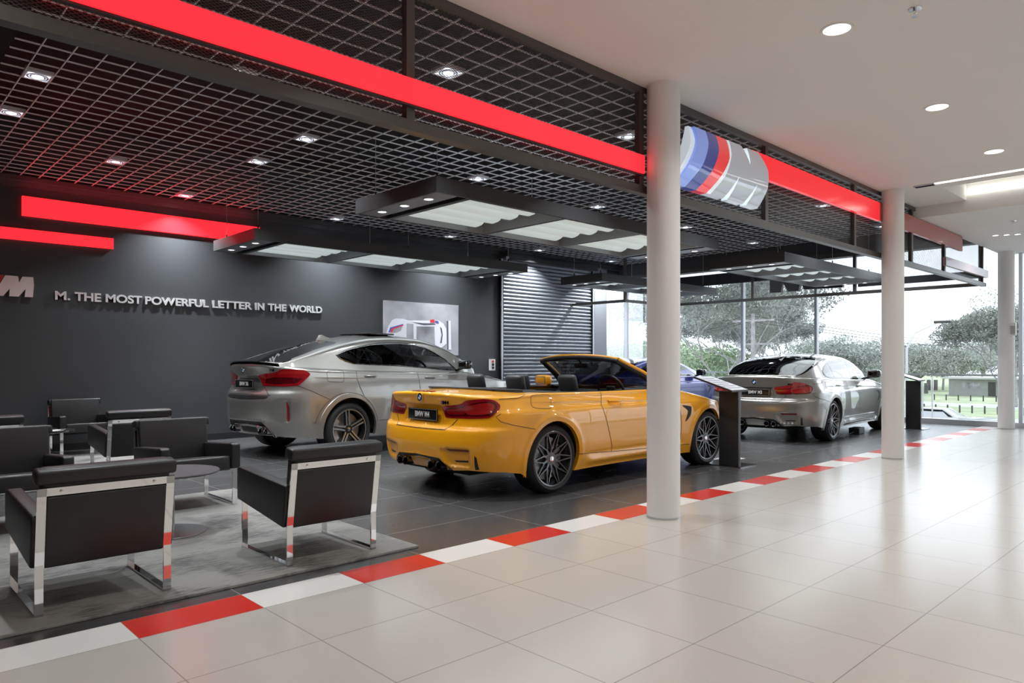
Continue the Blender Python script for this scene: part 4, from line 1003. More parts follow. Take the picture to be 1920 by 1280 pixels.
M4=dict(R0=-.93,F0=3.68,wmax=.94,roll=.03,corner=(.55,2.7,.95,2.3),
 rear=[(.15,-.84),(.28,-.92),(.34,-.95),(.50,-.975),(.60,-.965),(.645,-.95),(.68,-.90),(.80,-.885),(.87,-.90),(.93,-.915),(.975,-.93),(1.1,-.93)],
 front=[(.15,3.55),(.3,3.66),(.5,3.70),(.7,3.62),(.9,3.5)],
 width=[(.10,.90),(.2,.93),(.3,.965),(.5,.995),(.62,1.0),(.74,.992),(.80,.98),(.83,.962),(.90,.93),(1.0,.89),(1.2,.80)],
 plan=[(-1.2,.985),(-.6,1.0),(0,1.02),(.45,1.0),(.9,.972),(1.4,.965),(2.0,.975),(2.4,1.0),(2.8,1.018),(3.2,1.0),(3.8,.97)],
 deck=[(-1.1,.985),(-.93,.99),(-.6,1.0),(-.2,1.005),(.3,.995),(1.0,.985),(1.6,.99),(2.1,1.0),(2.6,.965),(3.1,.89),(3.5,.77),(3.75,.66)],
 drop=[(-1.1,.085),(-.5,.06),(0,.035),(1.0,.03),(2.0,.05),(2.6,.11),(3.2,.13),(3.8,.12)])
M3=dict(M4);M3.update(
 deck=[(-1.1,1.05),(-.93,1.055),(-.6,1.06),(-.2,1.05),(.3,1.02),(1.0,1.0),(1.6,.99),(2.1,1.0),(2.6,.965),(3.1,.89),(3.5,.77),(3.75,.66)],
 rear=[(.15,-.84),(.28,-.92),(.34,-.95),(.50,-.975),(.62,-.965),(.66,-.95),(.70,-.91),(.82,-.895),(.90,-.91),(.97,-.93),(1.04,-.95),(1.1,-.95)],
 green=dict(e=.86,k=.42,w=[(-.75,.50),(-.55,.66),(-.2,.76),(.5,.81),(1.5,.81),(2.1,.77),(2.4,.69)],
  roof=[(-.72,1.04),(-.55,1.12),(-.2,1.27),(.1,1.355),(.5,1.415),(.9,1.43),(1.3,1.415),(1.6,1.36),(2.0,1.19),(2.4,1.0)]))
BLUE=dict(M3);BLUE.update(deck=M4['deck'],rear=M4['rear'],
 green=dict(e=.86,k=.45,w=[(-.75,.50),(-.55,.66),(-.2,.76),(.5,.81),(1.5,.81),(2.1,.77),(2.4,.69)],
  roof=[(-.72,.99),(-.55,1.05),(-.2,1.18),(.1,1.28),(.5,1.36),(.9,1.385),(1.25,1.375),(1.55,1.32),(2.0,1.15),(2.35,1.0)]))
X6=dict(R0=-1.0,F0=3.85,wmax=.995,roll=.04,corner=(.70,2.4,.95,2.3),
 rear=[(.2,-.84),(.40,-.97),(.55,-1.02),(.75,-1.03),(.86,-1.0),(.92,-.96),(1.0,-.95),(1.12,-.97),(1.20,-1.0),(1.27,-1.03),(1.35,-1.03)],
 front=[(.2,3.75),(.4,3.85),(.7,3.87),(.9,3.8),(1.1,3.6)],
 width=[(.15,.93),(.3,.975),(.5,1.0),(.75,1.0),(.9,.99),(1.0,.975),(1.06,.955),(1.2,.90),(1.3,.86)],
 plan=[(-1.2,.98),(-.6,1.0),(0,1.015),(.5,1.0),(1.0,.975),(1.6,.97),(2.1,.975),(2.5,1.0),(2.93,1.015),(3.3,1.0),(3.9,.97)],
 deck=[(-1.2,1.26),(-1.0,1.265),(-.6,1.26),(-.2,1.24),(.3,1.215),(1.0,1.19),(1.8,1.18),(2.2,1.19),(2.8,1.13),(3.3,1.05),(3.7,.92),(3.95,.8)],
 drop=[(-1.1,.12),(-.5,.10),(0,.08),(1.0,.07),(2.0,.08),(2.6,.11),(3.2,.13),(3.8,.12)],
 green=dict(e=.86,k=.45,w=[(-.95,.58),(-.75,.70),(-.3,.82),(.3,.885),(1.5,.89),(2.2,.85),(2.75,.70)],
  roof=[(-.86,1.262),(-.6,1.345),(-.2,1.48),(.2,1.595),(.7,1.68),(1.1,1.70),(1.5,1.69),(1.8,1.64),(2.1,1.53),(2.4,1.38),(2.75,1.19)]))
POSE=dict(M4=(4.062,1.808,.003),X6=(3.98,5.66,.10),M3=(10.693,1.852,.063),BLUE=(11.38,5.97,-.03))
def shift(pl, du=0, dz=0): return [(a+du, b+dz) for a, b in pl]
def inset(pl, k):
    c = np.mean(np.array(pl), 0); return [tuple(c+(np.array(p)-c)*k) for p in pl]
CR = (-.024, -.012, -.006, 0, .006, .012, .022, .04)
cm = [(x_, .895-.045*min(1.5, max(-.3, (x_+.1)/1.8))) for x_ in np.linspace(-.45, 2.6, 30)]
for D in (M4, M3, BLUE):
    D['lines'] = [(cm, CR), ([(.5, .262), (2.2, .262)], (-.04, -.02, 0, .02, .04, .07))]
cx_ = [(x_, 1.075-.055*min(1.2, max(-.2, (x_+.3)/2.0))) for x_ in np.linspace(-.6, 2.8, 34)]
X6['lines'] = [(cx_, CR)]+[([(xw+.497*math.cos(a), .364+.497*math.sin(a)) for a in np.linspace(PI*.93, PI*.07, 30)], (-.012, -.006, 0, .006, .012)) for xw in (0, 2.933)]
for D in (M4, M3, BLUE):
    D.update(split=(-.1, 2.05), disp=m_disp, wb=2.812, wheel_r=.334, arch_r=.372, sill=.185, tyre_w=(.275, .255), track=.918, rim_r=.262, bottom_rear=[(0, .262), (.30, .258), (.46, .262), (.66, .278), (1.02, .262), (1.20, .235)],
             tub=(-.05, 2.15), tubw=.72, tubz=.93, dash=1.72, handles=[(1.01, .862)], exhaust=[(.205, .300, -.955, .043), (.315, .300, -.945, .043)], exmat='dark_chrome', badge=(-.925, .935, 0), plate=(-.895, .768, 0), plate_w=.47)
M4['h'] = .023
M4.update(seats=[(.25, .33, 1.17), (.22, -.33, 1.17), (.98, .37, 1.16), (.98, -.37, 1.16)], mirror=(1.80, .97, 1.03))
M3.update(sill=.185, handles=[(.28, .895), (1.40, .862)], seats=[(.30, .33, 1.12), (.25, -.33, 1.12), (1.0, .37, 1.2), (1.0, -.37, 1.2)], mirror=(1.90, .97, 1.06), fin=(.18, 1.385), badge=(-.945, .955, 0), plate=(-.905, .79, 0))
BLUE.update(handles=[(1.01, .862)], seats=[(.30, .33, 1.05), (.25, -.33, 1.05), (1.0, .37, 1.15), (1.0, -.37, 1.15)], mirror=(1.92, .97, 1.04), fin=(.02, 1.27))
DLO6C = [(-.060, .36), (-.015, .26), (.05, .195), (.165, .145), (.432, .122), (1.128, .096), (2.20, .034), (1.985, .272), (1.79, .362), (1.62, .410), (1.45, .438), (1.299, .450), (1.118, .454), (.75, .452), (.36, .438), (.156, .420), (.035, .392)]
X6.update(split=(-.1, 2.3), disp=x_disp, wb=2.933, wheel_r=.364, arch_r=.432, sill=.27, tyre_w=(.315, .285), track=.985, rim_r=.278, bottom_rear=[(0, .30), (.40, .30), (.55, .305), (.70, .30), (1.05, .285)],
          tub=(-.1, 2.35), tubw=.78, tubz=1.12, dash=1.95, handles=[(.375, 1.085), (1.52, 1.05)], exhaust=[(.335, .365, -.955, .045), (.445, .365, -.935, .045)], dlo_chrome=DLO6C, exmat='chrome', badge=(-1.0, 1.165, 0), plate=(-.99, .985, 0), plate_w=.47,
          seats=[(.55, .36, 1.38), (.5, -.36, 1.38), (1.35, .38, 1.44), (1.35, -.38, 1.44)], mirror=(2.12, 1.06, 1.23), fin=(.27, 1.615), h=.033)
LIGHT4 = smooth_poly([(.316, .854), (.44, .869), (.569, .887), (.641, .917), (.702, .927), (.78, .934), (.843, .937), (.927, .927), (.965, .90), (.976, .874), (.955, .84), (.912, .81), (.87, .782), (.833, .765), (.75, .757), (.674, .754), (.5, .752), (.358, .752), (.335, .77), (.320, .80)], 4)
IN4 = [(.60, .862), (.769, .892), (.89, .900), (.928, .868), (.865, .815), (.75, .800), (.60, .795)]
NOTCH = [(.44, .385), (.44, .445), (.62, .452), (.66, .440), (.70, .31), (.62, .315), (.50, .32)]
m_regions = [
 ('tail_light', LIGHT4, 'red_lens', .004, True),
 ('light_ring', smooth_poly([(.36, .835), (.50, .853), (.62, .872), (.78, .905), (.90, .912), (.945, .872), (.88, .800), (.80, .778), (.60, .772), (.37, .770)], 4), 'red_lens_dark', .0045, True),
 ('light_lens', smooth_poly([(.60, .858), (.78, .892), (.885, .898), (.922, .868), (.868, .815), (.79, .795), (.62, .793)], 4), 'red_lens_bright', .005, True),
 ('light_lens', smooth_poly([(.372, .825), (.48, .840), (.575, .852), (.585, .795), (.50, .787), (.38, .785)], 3), 'red_lens', .005, True),
 ('bumper_reflector', [(.433, .468), (.678, .472), (.675, .449), (.449, .447)], 'reflector_red', .002, True),
 ('bumper_slot', [(.498, .362), (.664, .368), (.661, .350), (.522, .346)], 'black_plastic', .001, True),
 ('bumper_slot', [(.735, .42), (.757, .40), (.775, .290), (.735, .283)], 'black_plastic', .001, True),
 ('diffuser', [(-.01, .35), (.12, .342), (.16, .30), (.15, .262), (-.01, .262)], None, .003, False),
 ('diffuser_edge', [(-.02, .392), (.327, .374), (.454, .290), (.478, .270), (.40, .262), (.395, .28), (.30, .345), (.02, .362), (-.02, .362)], 'black_plastic', .0, False),
 ('diffuser_recess', [(.16, .345), (.30, .335), (.385, .276), (.37, .258), (.15, .262), (.165, .30)], 'black_plastic', .0, True),
 ('fender_vent', smooth_poly([(3.86, .764), (4.02, .745), (4.04, .715), (4.02, .65), (3.97, .60), (3.912, .569), (3.95, .65), (3.96, .70)], 3), 'black_plastic', .001, True),
 ('head_light', [(5.05, .66), (5.35, .62), (5.45, .60), (5.46, .70), (5.3, .74), (5.0, .735), (4.93, .71)], 'clear_glass', .004, True),
]
m_seams = [([(0, .640), (.391, .644), (.504, .748)], .006), ([(.955, .80), (.90, .775), (.947, .731), (1.058, .699), (1.125, .686), (1.33, .647)], .005),
 ([(2.448, .969), (2.442, .93), (2.388, .819), (2.441, .67), (2.557, .386), (2.574, .323)], .006), ([(1.985, .352), (2.574, .322), (3.195, .305), (3.93, .29), (4.03, .285)], .005),
 ([(3.78, .965), (3.80, .80), (3.84, .55), (3.84, .31)], .006), ([(.98, .93), (1.006, .936), (1.192, .938), (1.25, .955), (1.30, .975)], .005),
 (smooth_poly([(1.345, .90), (1.337, .87), (1.371, .843), (1.47, .833), (1.578, .831), (1.60, .87), (1.619, .924), (1.60, .955), (1.50, .962), (1.37, .955)], 3)+[(1.345, .90)], .004),
 ]
cock = [(.05, 0), (.05, -.55), (.20, -.72), (.5, -.775), (1.5, -.775), (1.95, -.74), (2.20, -.55), (2.28, 0)]
# convertible
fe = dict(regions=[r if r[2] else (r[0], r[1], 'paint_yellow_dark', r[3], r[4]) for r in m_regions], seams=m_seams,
 deck=[('cockpit', [(.10, .001), (.10, -.60), (.28, -.745), (.6, -.775), (1.5, -.775), (2.05, -.74), (2.25, -.55), (2.32, .001)], None, 0), ('belt_trim', [(-.42, .001), (-.42, -.50), (-.30, -.70), (-.05, -.80), (.6, -.825), (1.5, -.825), (2.1, -.80), (2.34, -.6), (2.42, .001)], 'black_plastic', .002)])
fe['deck'] = fe['deck'][::-1]
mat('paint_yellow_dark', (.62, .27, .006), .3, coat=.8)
S4, car4 = build_car('convertible_car', POSE['M4'], 'yellow open-top convertible parked on the dark tiles beside the nearest column', 'paint_yellow', 'BMW M4', 'star', M4, fe)
# high brake light, boot letters and the windscreen frame
b = MB(); b.box(-.905, -.86, -.16, .16, 0, .012, bev=.004); b.v = [(v[0], v[1], v[2]+.985) for v in b.v]; b.build('brake_light', 'red_lens', car4)
def boot_letters(parent, S, txt, u, z, size):
    p = S.pos(np.array([u]), np.array([z]))[0]; x, y, nx, ny = S.bn(np.array([u]), np.array([z])); o = text_obj('model_letters', txt, size, 'black_gloss', parent, depth=.003, bold=.001, sx=1.3)
    o.rotation_euler = (PI/2, 0, math.atan2(ny[0], nx[0])+PI/2); o.location = (p[0]+nx[0]*.004, p[1]+ny[0]*.004, p[2])
    return o
boot_letters(car4, S4, 'M4', .385, .893, .050)
for k, mm in enumerate(('badge_blue', 'print_blue', 'print_red')):
    u_ = .322+.009*k; p = S4.pos(np.array([u_]), np.array([.893]))[0]; b = MB(); b.box(-.003, .003, -.0035, .0035, -.016, .016); o = b.build('model_stripe', mm, car4); o.location = (p[0]-.004, p[1], p[2])
def screen(parent):
    """windscreen frame of the open car: pillars, header, glass"""
    n = 21; base = []; top = []
    for k in range(n):
        a = -1+2*k/(n-1); ya = abs(a)
        base.append(Vector((2.34-.26*ya**2.2, a*.80, .985-.015*ya))); top.append(Vector((1.36+.06*ya**2, a*.60, 1.352-.045*ya**2.4)))
    # header bar: yellow on top, dark inside
    def frame(name, pts, r, m): b = MB(); b.tube(pts, r, 12); return b.build(name, m, parent)
    hd = frame('windscreen_header', top, .021, 'paint_yellow'); hd2 = frame('header_lining', [p+Vector((-.012, 0, -.022)) for p in top], .027, 'interior')
    for s, i in ((-1, 0), (1, n-1)):
        P = [top[i], top[i]+(base[i]-top[i])*.5+Vector((0, 0, .02)), base[i]]
        frame('windscreen_pillar', P, [.021, .025, .030], 'paint_yellow'); frame('pillar_lining', [p+Vector((-.02, -s*.018, -.02)) for p in P], [.027, .033, .042], 'interior')
    b = MB(); V = []; F = []; m_ = 6
    for k in range(n):
        for j in range(m_+1): q = j/m_; V.append(top[k]+(base[k]-top[k])*q+Vector((0, 0, .03*math.sin(PI*q))))
    for k in range(n-1):
        for j in range(m_): a = k*(m_+1)+j; F.append((a, a+1, a+m_+2, a+m_+1))
    b.add(V, F, 0, True); b.build('windscreen_glass', 'clear_glass', parent, recalc=False)
    b = MB(); b.box(-.02, .02, -.11, .11, -.03, .035, bev=.015); b.v = [(v[0]+1.48, v[1], v[2]+1.235) for v in b.v]; rm = b.build('rear_view_mirror', 'black_plastic', parent)
    b = MB(); b.tube([(1.48, 0, 1.25), (1.42, 0, 1.33)], .014, 8); b.build('mirror_stem', 'black_plastic', rm)
    for s in (-1, 1):
        b = MB(); b.box(1.40, 1.62, s*.30-.16, s*.30+.16, 1.285, 1.30, bev=.005); b.build('sun_visor', 'interior', parent)
screen(car4)
b = MB(); b.tube([(-.25, .74, 1.0), (-.38, .55, 1.005), (-.44, .3, 1.01), (-.45, 0, 1.01), (-.44, -.3, 1.01), (-.38, -.55, 1.005), (-.25, -.74, 1.0)], .012, 8); b.build('rear_deck_seal', 'rubber', car4)

# closed cars with the same floor pan
DLO3 = [(-.0, .24), (-.02, .127), (.06, .04), (.242, .012), (1.175, .014), (2.13, .014), (1.95, .22), (1.684, .40), (1.40, .455), (1.19, .462), (.861, .462), (.52, .452), (.30, .425), (.10, .345)]
def gpane(x0, x1, b0, t0, b1=None, t1=None): pass
glass3 = [('window_trim', DLO3, 'chrome_dark', .001, True),
 ('rear_quarter_glass', [(.03, .235), (.02, .135), (.09, .062), (.245, .034), (.40, .034), (.31, .395), (.16, .335)], 'tint_glass', .002, True),
 ('rear_door_glass', [(.425, .034), (1.165, .034), (1.155, .435), (.861, .435), (.54, .430), (.335, .402)], 'clear_glass', .002, True),
 ('front_door_glass', [(1.29, .034), (2.06, .034), (1.90, .20), (1.66, .365), (1.43, .43), (1.27, .438)], 'clear_glass', .002, True),
 ('rear_window', [(-.66, .40), (-.56, .40), (-.02, .54), (.26, .60), (.33, .66), (.36, 1.01), (-.66, 1.01)], 'dark_glass', .001, False),
 ('windscreen', [(1.46, 1.01), (1.50, .66), (1.60, .57), (2.25, .50), (2.37, .6), (2.38, 1.01)], 'clear_glass', .001, False)]
mat('chrome_dark', (.04, .04, .045), .15, .6)
LIGHT3 = smooth_poly([(.336, .875), (.45, .895), (.578, .918), (.640, .945), (.67, .963), (.776, .956), (.892, .912), (.87, .85), (.807, .788), (.70, .772), (.564, .768), (.38, .768), (.345, .78), (.330, .82)], 4)
reg3 = [(('tail_light', LIGHT3, 'red_lens_bright', .004, True) if r[0] == 'tail_light' else r if r[2] else (r[0], r[1], 'paint_grey', r[3], r[4])) for r in m_regions]
fe3 = dict(regions=reg3, seams=m_seams+[([(1.90, 1.0), (1.915, .90), (1.93, .80), (1.88, .68), (1.86, .66)], .006), ([(2.93, .99), (2.95, .70), (2.96, .33)], .006)], glass=glass3,
 deck=[('cabin_opening', cock, None, 0)], mirrormat='black_gloss')
S3, car3 = build_car('sedan_car', POSE['M3'], 'grey four-door sedan parked beyond the yellow convertible near the window', 'paint_grey', 'BMW M3', 'star', M3, fe3)
boot_letters(car3, S3, 'M3', .60, .925, .045)
b = MB(); b.box(-.02, .02, -.55, .55, 0, .018, bev=.006); b.v = [(v[0]-.925+abs(v[1])**2*.28, v[1], v[2]+1.045) for v in b.v]; b.build('boot_spoiler', 'paint_grey', car3)
glassb = [(n_, p_, ('tint_glass' if n_ == 'rear_quarter_glass' else m_), o_, s_) for n_, p_, m_, o_, s_ in glass3]
DLOB = glass3[0][1]
glassb = [glass3[0], ('rear_quarter_glass', [(.03, .235), (.02, .135), (.09, .062), (.245, .034), (.72, .034), (.70, .43), (.50, .425), (.16, .335)], 'tint_glass', .002, True),
 ('front_door_glass', [(.78, .034), (2.06, .034), (1.90, .20), (1.66, .365), (1.43, .43), (.77, .432)], 'clear_glass', .002, True), glass3[4], glass3[5]]
feb = dict(regions=[r if r[2] else (r[0], r[1], 'paint_blue', r[3], r[4]) for r in m_regions], seams=m_seams, glass=glassb, deck=[('cabin_opening', cock, None, 0)], roofmat='paint_blue', mirrormat='black_gloss')
BLUE['h'] = .04
SB, carb = build_car('coupe_car', POSE['BLUE'], 'blue coupe seen behind the windscreen of the yellow convertible', 'paint_blue', 'BMW M2', 'star', BLUE, feb)
# silver four-wheel-drive coupe
LIGHT6 = smooth_poly([(.300, 1.09), (.46, 1.124), (.60, 1.140), (.660, 1.150), (.745, 1.178), (.842, 1.184), (.95, 1.176), (1.052, 1.168), (1.112, 1.122), (1.075, 1.08), (1.02, 1.04), (.965, 1.00), (.913, .974), (.80, .963), (.683, .961), (.5, .964), (.385, .970), (.345, 1.01)], 4)
BR6 = [(.675, 1.120), (.764, 1.165), (.9, 1.165), (1.045, 1.155), (1.085, 1.118), (.872, 1.124), (.70, 1.112)]
regs6 = [('tail_light', LIGHT6, 'red_lens', .005, True), ('light_strip', BR6, 'red_lens_bright', .006, True), ('light_lower', [(.42, 1.0), (.60, .985), (.90, 1.0), (1.0, 1.06), (.85, 1.075), (.60, 1.08), (.45, 1.06)], 'red_lens_dark', .0055, True),
 ('bumper_reflector', smooth_poly([(.795, .765), (.832, .687), (.836, .60), (.832, .544), (.802, .500), (.795, .568), (.798, .67)], 3), 'reflector_red', .002, True),
 ('loading_strip', [(-.02, .835), (.30, .838), (.54, .832), (.50, .797), (.3, .785), (-.02, .778)], 'black_plastic', .001, False),
 ('diffuser_band', [(-.02, .500), (.42, .494), (.575, .300), (.50, .300), (.42, .40), (.38, .43), (-.02, .445)], 'black_plastic', .0, False),
 ('diffuser', [(-.02, .415), (.20, .41), (.22, .335), (-.02, .335)], 'black_plastic', .002, False),
 ('head_light', [(5.3, .86), (5.6, .82), (5.75, .80), (5.75, .72), (5.3, .74)], 'clear_glass', .004, True)]
seams6 = [([(.913, .971), (1.10, .90), (1.345, .784)], .006), ([(1.828, 1.16), (1.813, 1.049), (1.84, .95), (1.904, .817)], .006),
 (smooth_poly([(1.365, 1.15), (1.345, 1.08), (1.349, 1.022), (1.46, 1.012), (1.577, 1.012), (1.60, 1.078), (1.607, 1.15), (1.50, 1.165)], 3)+[(1.365, 1.15)], .005),
 ([(2.96, 1.15), (2.98, .90), (2.99, .55)], .006), ([(4.03, 1.14), (4.05, .80), (4.05, .5)], .006), ([(2.15, .46), (3.0, .46), (4.3, .46)], .006),
 ([(.28, 1.09), (.345, 1.0), (.39, .96)], .005), ([(.38, .962), (.52, .86), (.56, .835)], .006), ([(.0, .85), (.545, .845)], .005),
 ([(1.153, .49), (1.110, .475)], .004), ([(.60, 1.235), (.76, 1.225), (.80, 1.19)], .004)]
ring = [(1.640+.502*math.cos(a)*1.0, .364+.502*math.sin(a)) for a in np.linspace(PI*.93, PI*.05, 26)]
seams6.append((ring, .005))
DLO6 = [(-.075, .36), (-.03, .255), (.05, .185), (.160, .135), (.432, .112), (1.128, .086), (2.23, .022), (2.0, .275), (1.80, .37), (1.626, .42), (1.45, .45), (1.299, .462), (1.118, .466), (.75, .464), (.36, .450), (.156, .43), (.03, .40)]
glass6 = [('window_trim', DLO6, 'black_gloss', .001, True),
 ('rear_quarter_glass', [(-.035, .355), (-.005, .27), (.165, .155), (.215, .15), (.335, .425), (.17, .405)], 'dark_glass', .002, True),
 ('rear_vent_glass', [(.275, .150), (.44, .135), (.44, .14), (.375, .41)], 'dark_glass', .002, True),
 ('rear_door_glass', [(.475, .135), (1.11, .108), (1.09, .44), (.75, .440), (.40, .428)], 'tint_glass', .002, True),
 ('front_door_glass', [(1.345, .100), (2.15, .055), (1.97, .26), (1.62, .395), (1.44, .425), (1.31, .436)], 'clear_glass', .002, True),
 ('rear_window', [(-.80, .50), (-.74, .50), (-.62, .60), (-.20, .645), (.06, .62), (.14, .66), (.16, 1.01), (-.80, 1.01)], 'dark_glass', .001, False),
 ('roof_window', [(.75, 1.01), (.77, .70), (1.45, .68), (1.47, 1.01)], 'black_gloss', .001, False),
 ('windscreen', [(1.66, 1.01), (1.70, .66), (1.80, .57), (2.50, .50), (2.70, .6), (2.72, 1.01)], 'clear_glass', .001, False)]
fe6 = dict(regions=regs6, seams=seams6, glass=glass6, deck=[('cabin_opening', [(.0, 0.001), (.0, -.6), (.15, -.78), (.5, -.83), (1.6, -.83), (2.2, -.80), (2.5, -.6), (2.6, .001)], None, 0)], mirrormat='black_gloss')
S6, car6 = build_car('coupe_suv_car', POSE['X6'], 'tall silver sloping-roof off-road coupe parked by the charcoal wall', 'paint_silver', 'BMW X6', 'double', X6, fe6)
boot_letters(car6, S6, 'X6', .60, 1.172, .05)
b = MB(); [b.box(-.05, .05, -.60+.05*k, -.55+.05*k, 0, .016) for k in range(24)]; b.v = [(v[0]-.975+abs(v[1])**2.2*.42, v[1], v[2]+float(S6.T(v[0]-.95+abs(v[1])**2.2*.42, v[1]))-.002+.012*(v[0] < 0)) for v in b.v]; b.build('boot_spoiler', 'black_gloss', car6)
b = MB()
for s in (1, -1): b.tube([tuple(S6.pos(np.array([u_]), np.array([z_]))[0]*np.array([1, s, 1])+np.array([-.012, 0, 0])) for u_, z_ in ((.26, .437), (.42, .428), (.50, .36), (.565, .30))], .012, 8)
b.build('exhaust_trim', 'chrome', car6)
b = MB(); b.box(.82, 1.28, -.38, .38, 1.690, 1.714, bev=.006); b.build('sunroof_panel', 'black_gloss', car6)
# small black case and cable under the grey sedan
t = empty('battery_charger', (12.25, 1.15, 0), .1); tag(t, 'small black case on the floor beside the sill of the grey sedan', 'charger')
b = MB(); b.box(-.17, .17, -.09, .09, .0, .11, bev=.012); b.build('case', 'black_plastic', t); box('end_panel', .171, .176, -.08, .08, .01, .10, 'print_grey', t)
b = MB(); b.tube([(-.17, 0, .04), (-.5, .03, .012), (-.9, -.03, .012), (-1.1, .1, .012)], .008, 6); b.build('cable', 'black_plastic', t)

# ================================================================== window wall
XG = 15.70
box_ = box
t = box('window_1', XG-.004, XG+.004, -9, 8.0, .10, 4.4, 'window_glass'); tag(t, kind='structure')
t = box('window_2', 13.74, XG, YW+.05, YW+.056, .10, 3.55, 'window_glass'); tag(t, kind='structure')
tag(box('trim_2', XG-.08, XG+.08, -9, YW, 0, .10, 'alu'), kind='structure')
tag(box('trim_3', XG-.08, XG+.08, -9, YW, 4.35, 4.45, 'alu'), kind='structure')
tag(box('trim_4', 13.72, XG, YW+.0, YW+.1, 0, .10, 'alu'), kind='structure')
mat('mullion_light', (.55, .57, .60), .4, .2)
for i, y in enumerate((5.22, 3.36, -.62, -3.4, -6.2, 7.98)):
    tag(box('window_mullion', XG-.06, XG+.06, y-.03, y+.03, .10, 4.35, 'mullion_light'), 'slim vertical metal mullion of the window wall', 'mullion', 'vertical window mullions')
tag(box('window_mullion', 14.62, 14.70, YW+.0, YW+.10, .10, 3.55, 'mullion_light'), 'vertical metal mullion in the narrow side window beside the roller door pier', 'mullion')
t = empty('balustrade', (16.6, 0, 0)); tag(t, 'glass balustrade with thin metal top rail outside the window', 'railing')
box('top_rail', -.02, .02, -8, 9, .98, 1.02, 'alu', t)
box('glass_panel', -.006, .006, -8, 9, .05, .98, 'window_glass', t)

# ================================================================== street and park outside
GZ0 = -2.5
mat('pale_paving', (.32, .32, .31), .8, noise=(2, .08)); mat('grass', (.36, .41, .25), .9, noise=(.6, .25)); mat('road', (.40, .40, .41), .8, noise=(.5, .05))
mat('path', (.50, .49, .47), .85); mat('bollard_wood', (.07, .066, .06), .8); mat('bark', (.33, .32, .31), .9, noise=(6, .3)); mat('white_render', (.5, .5, .5), .7)
for nm, c in (('leaf_olive_hazed', (.26, .275, .235)), ('leaf_grey_hazed', (.31, .335, .31)), ('leaf_green_hazed', (.30, .39, .24)), ('leaf_pale_hazed', (.37, .40, .37))):  # outdoor haze is put into the leaf colours, lightened and greyed
    mat(nm, c, .7, noise=(1.2, .35))
tag(box('terrace_slab', 15.8, 17.0, -9, 9, -.3, -.02, 'pale_paving'), 'narrow pale terrace slab outside the window', 'terrace')
def ground(name, d0, d1, z, m, label, cat):
    """strip of ground between two distances from the building front"""
    b = MB(); b.box(d0, d1, -90, 160, z-.05, z); o = b.build(name, m); tag(o, label, cat); return o
ground('forecourt', 17, 56, GZ0, 'road', 'pale road and forecourt outside below the window', 'road')
ground('grass_verge', 56, 68, GZ0+.005, 'grass', 'first strip of grass beyond the road', 'grass')
ground('footpath', 68, 74, GZ0+.01, 'path', 'pale path crossing the grass', 'path')
ground('park_lawn', 74, 260, GZ0+.005, 'grass', 'wide park lawn under the far trees', 'grass')
# bollards: two rows
bp = None
for row, (X, h, labelr) in enumerate(((60, .56, 'front row'), (79, .62, 'back row'))):
    for k in range(16):
        y = (6.2 if row == 0 else 10.5)+k*(.80 if row == 0 else 1.05)
        b = MB(); b.lathe([(.001, 0), (.055, 0), (.055, h-.03), (.04, h), (.001, h)], 10)
        if bp is None: bp = b.build('bollard', 'bollard_wood'); o = bp
        else: o = bp.copy(); COL.objects.link(o)
        o.location = (X, y, GZ0+.01); tag(o, 'short dark timber bollard in the %s on the grass outside' % labelr, 'bollard', 'timber bollards, %s' % labelr)
def leaves(center, rad, n, size, rng):
    g = np.random.default_rng(rng.randrange(1 << 30)); p = g.normal(size=(n, 3)); p /= np.linalg.norm(p, axis=1, keepdims=True); p *= g.uniform(0, 1, (n, 1))**.22
    c = np.array(center)+p*np.array(rad); a = g.normal(size=(n, 3)); a /= np.linalg.norm(a, axis=1, keepdims=True); b_ = np.cross(a, g.normal(size=(n, 3))); b_ /= np.linalg.norm(b_, axis=1, keepdims=True)
    s = size*g.uniform(.5, 1.2, (n, 1)); V = np.stack([c+a*s, c+b_*s*.45, c-a*s, c-b_*s*.45], 1).reshape(-1, 3)
    return V.tolist(), [(4*i, 4*i+1, 4*i+2, 4*i+3) for i in range(n)]
def tree(x, y, h, w_, kind, label, seed, dens=2600, leaf=.22, trunk=.3, group='trees in the park'):
    rng = random.Random(seed); t = empty('tree', (x, y, GZ0)); tag(t, label, 'tree', group)
    b = MB(); f = MB(); n = 7+int(w_)
    b.tube([(0, 0, 0), (rng.uniform(-.2, .2), rng.uniform(-.2, .2), h*.35), (rng.uniform(-.4, .4), rng.uniform(-.4, .4), h*.75)], [trunk*.5, trunk*.38, trunk*.1], 8)
    for k in range(n):
        a = 2*PI*k/n+rng.uniform(-.3, .3); r_ = rng.uniform(.15, .75)*w_/2; z = h*rng.uniform(.45, .88); c = (r_*math.cos(a), r_*math.sin(a), z); br = w_*rng.uniform(.20, .32)
        b.tube([(0, 0, h*.25), (c[0]*.5, c[1]*.5, (h*.3+z)*.55), c], [trunk*.22, trunk*.14, trunk*.04], 6)
        V, F = leaves(c, (br, br, br*.62), dens//n, leaf, rng); f.add(V, F)
    b.build('trunk', 'bark', t); o = f.build('foliage', kind, t, recalc=False); return t
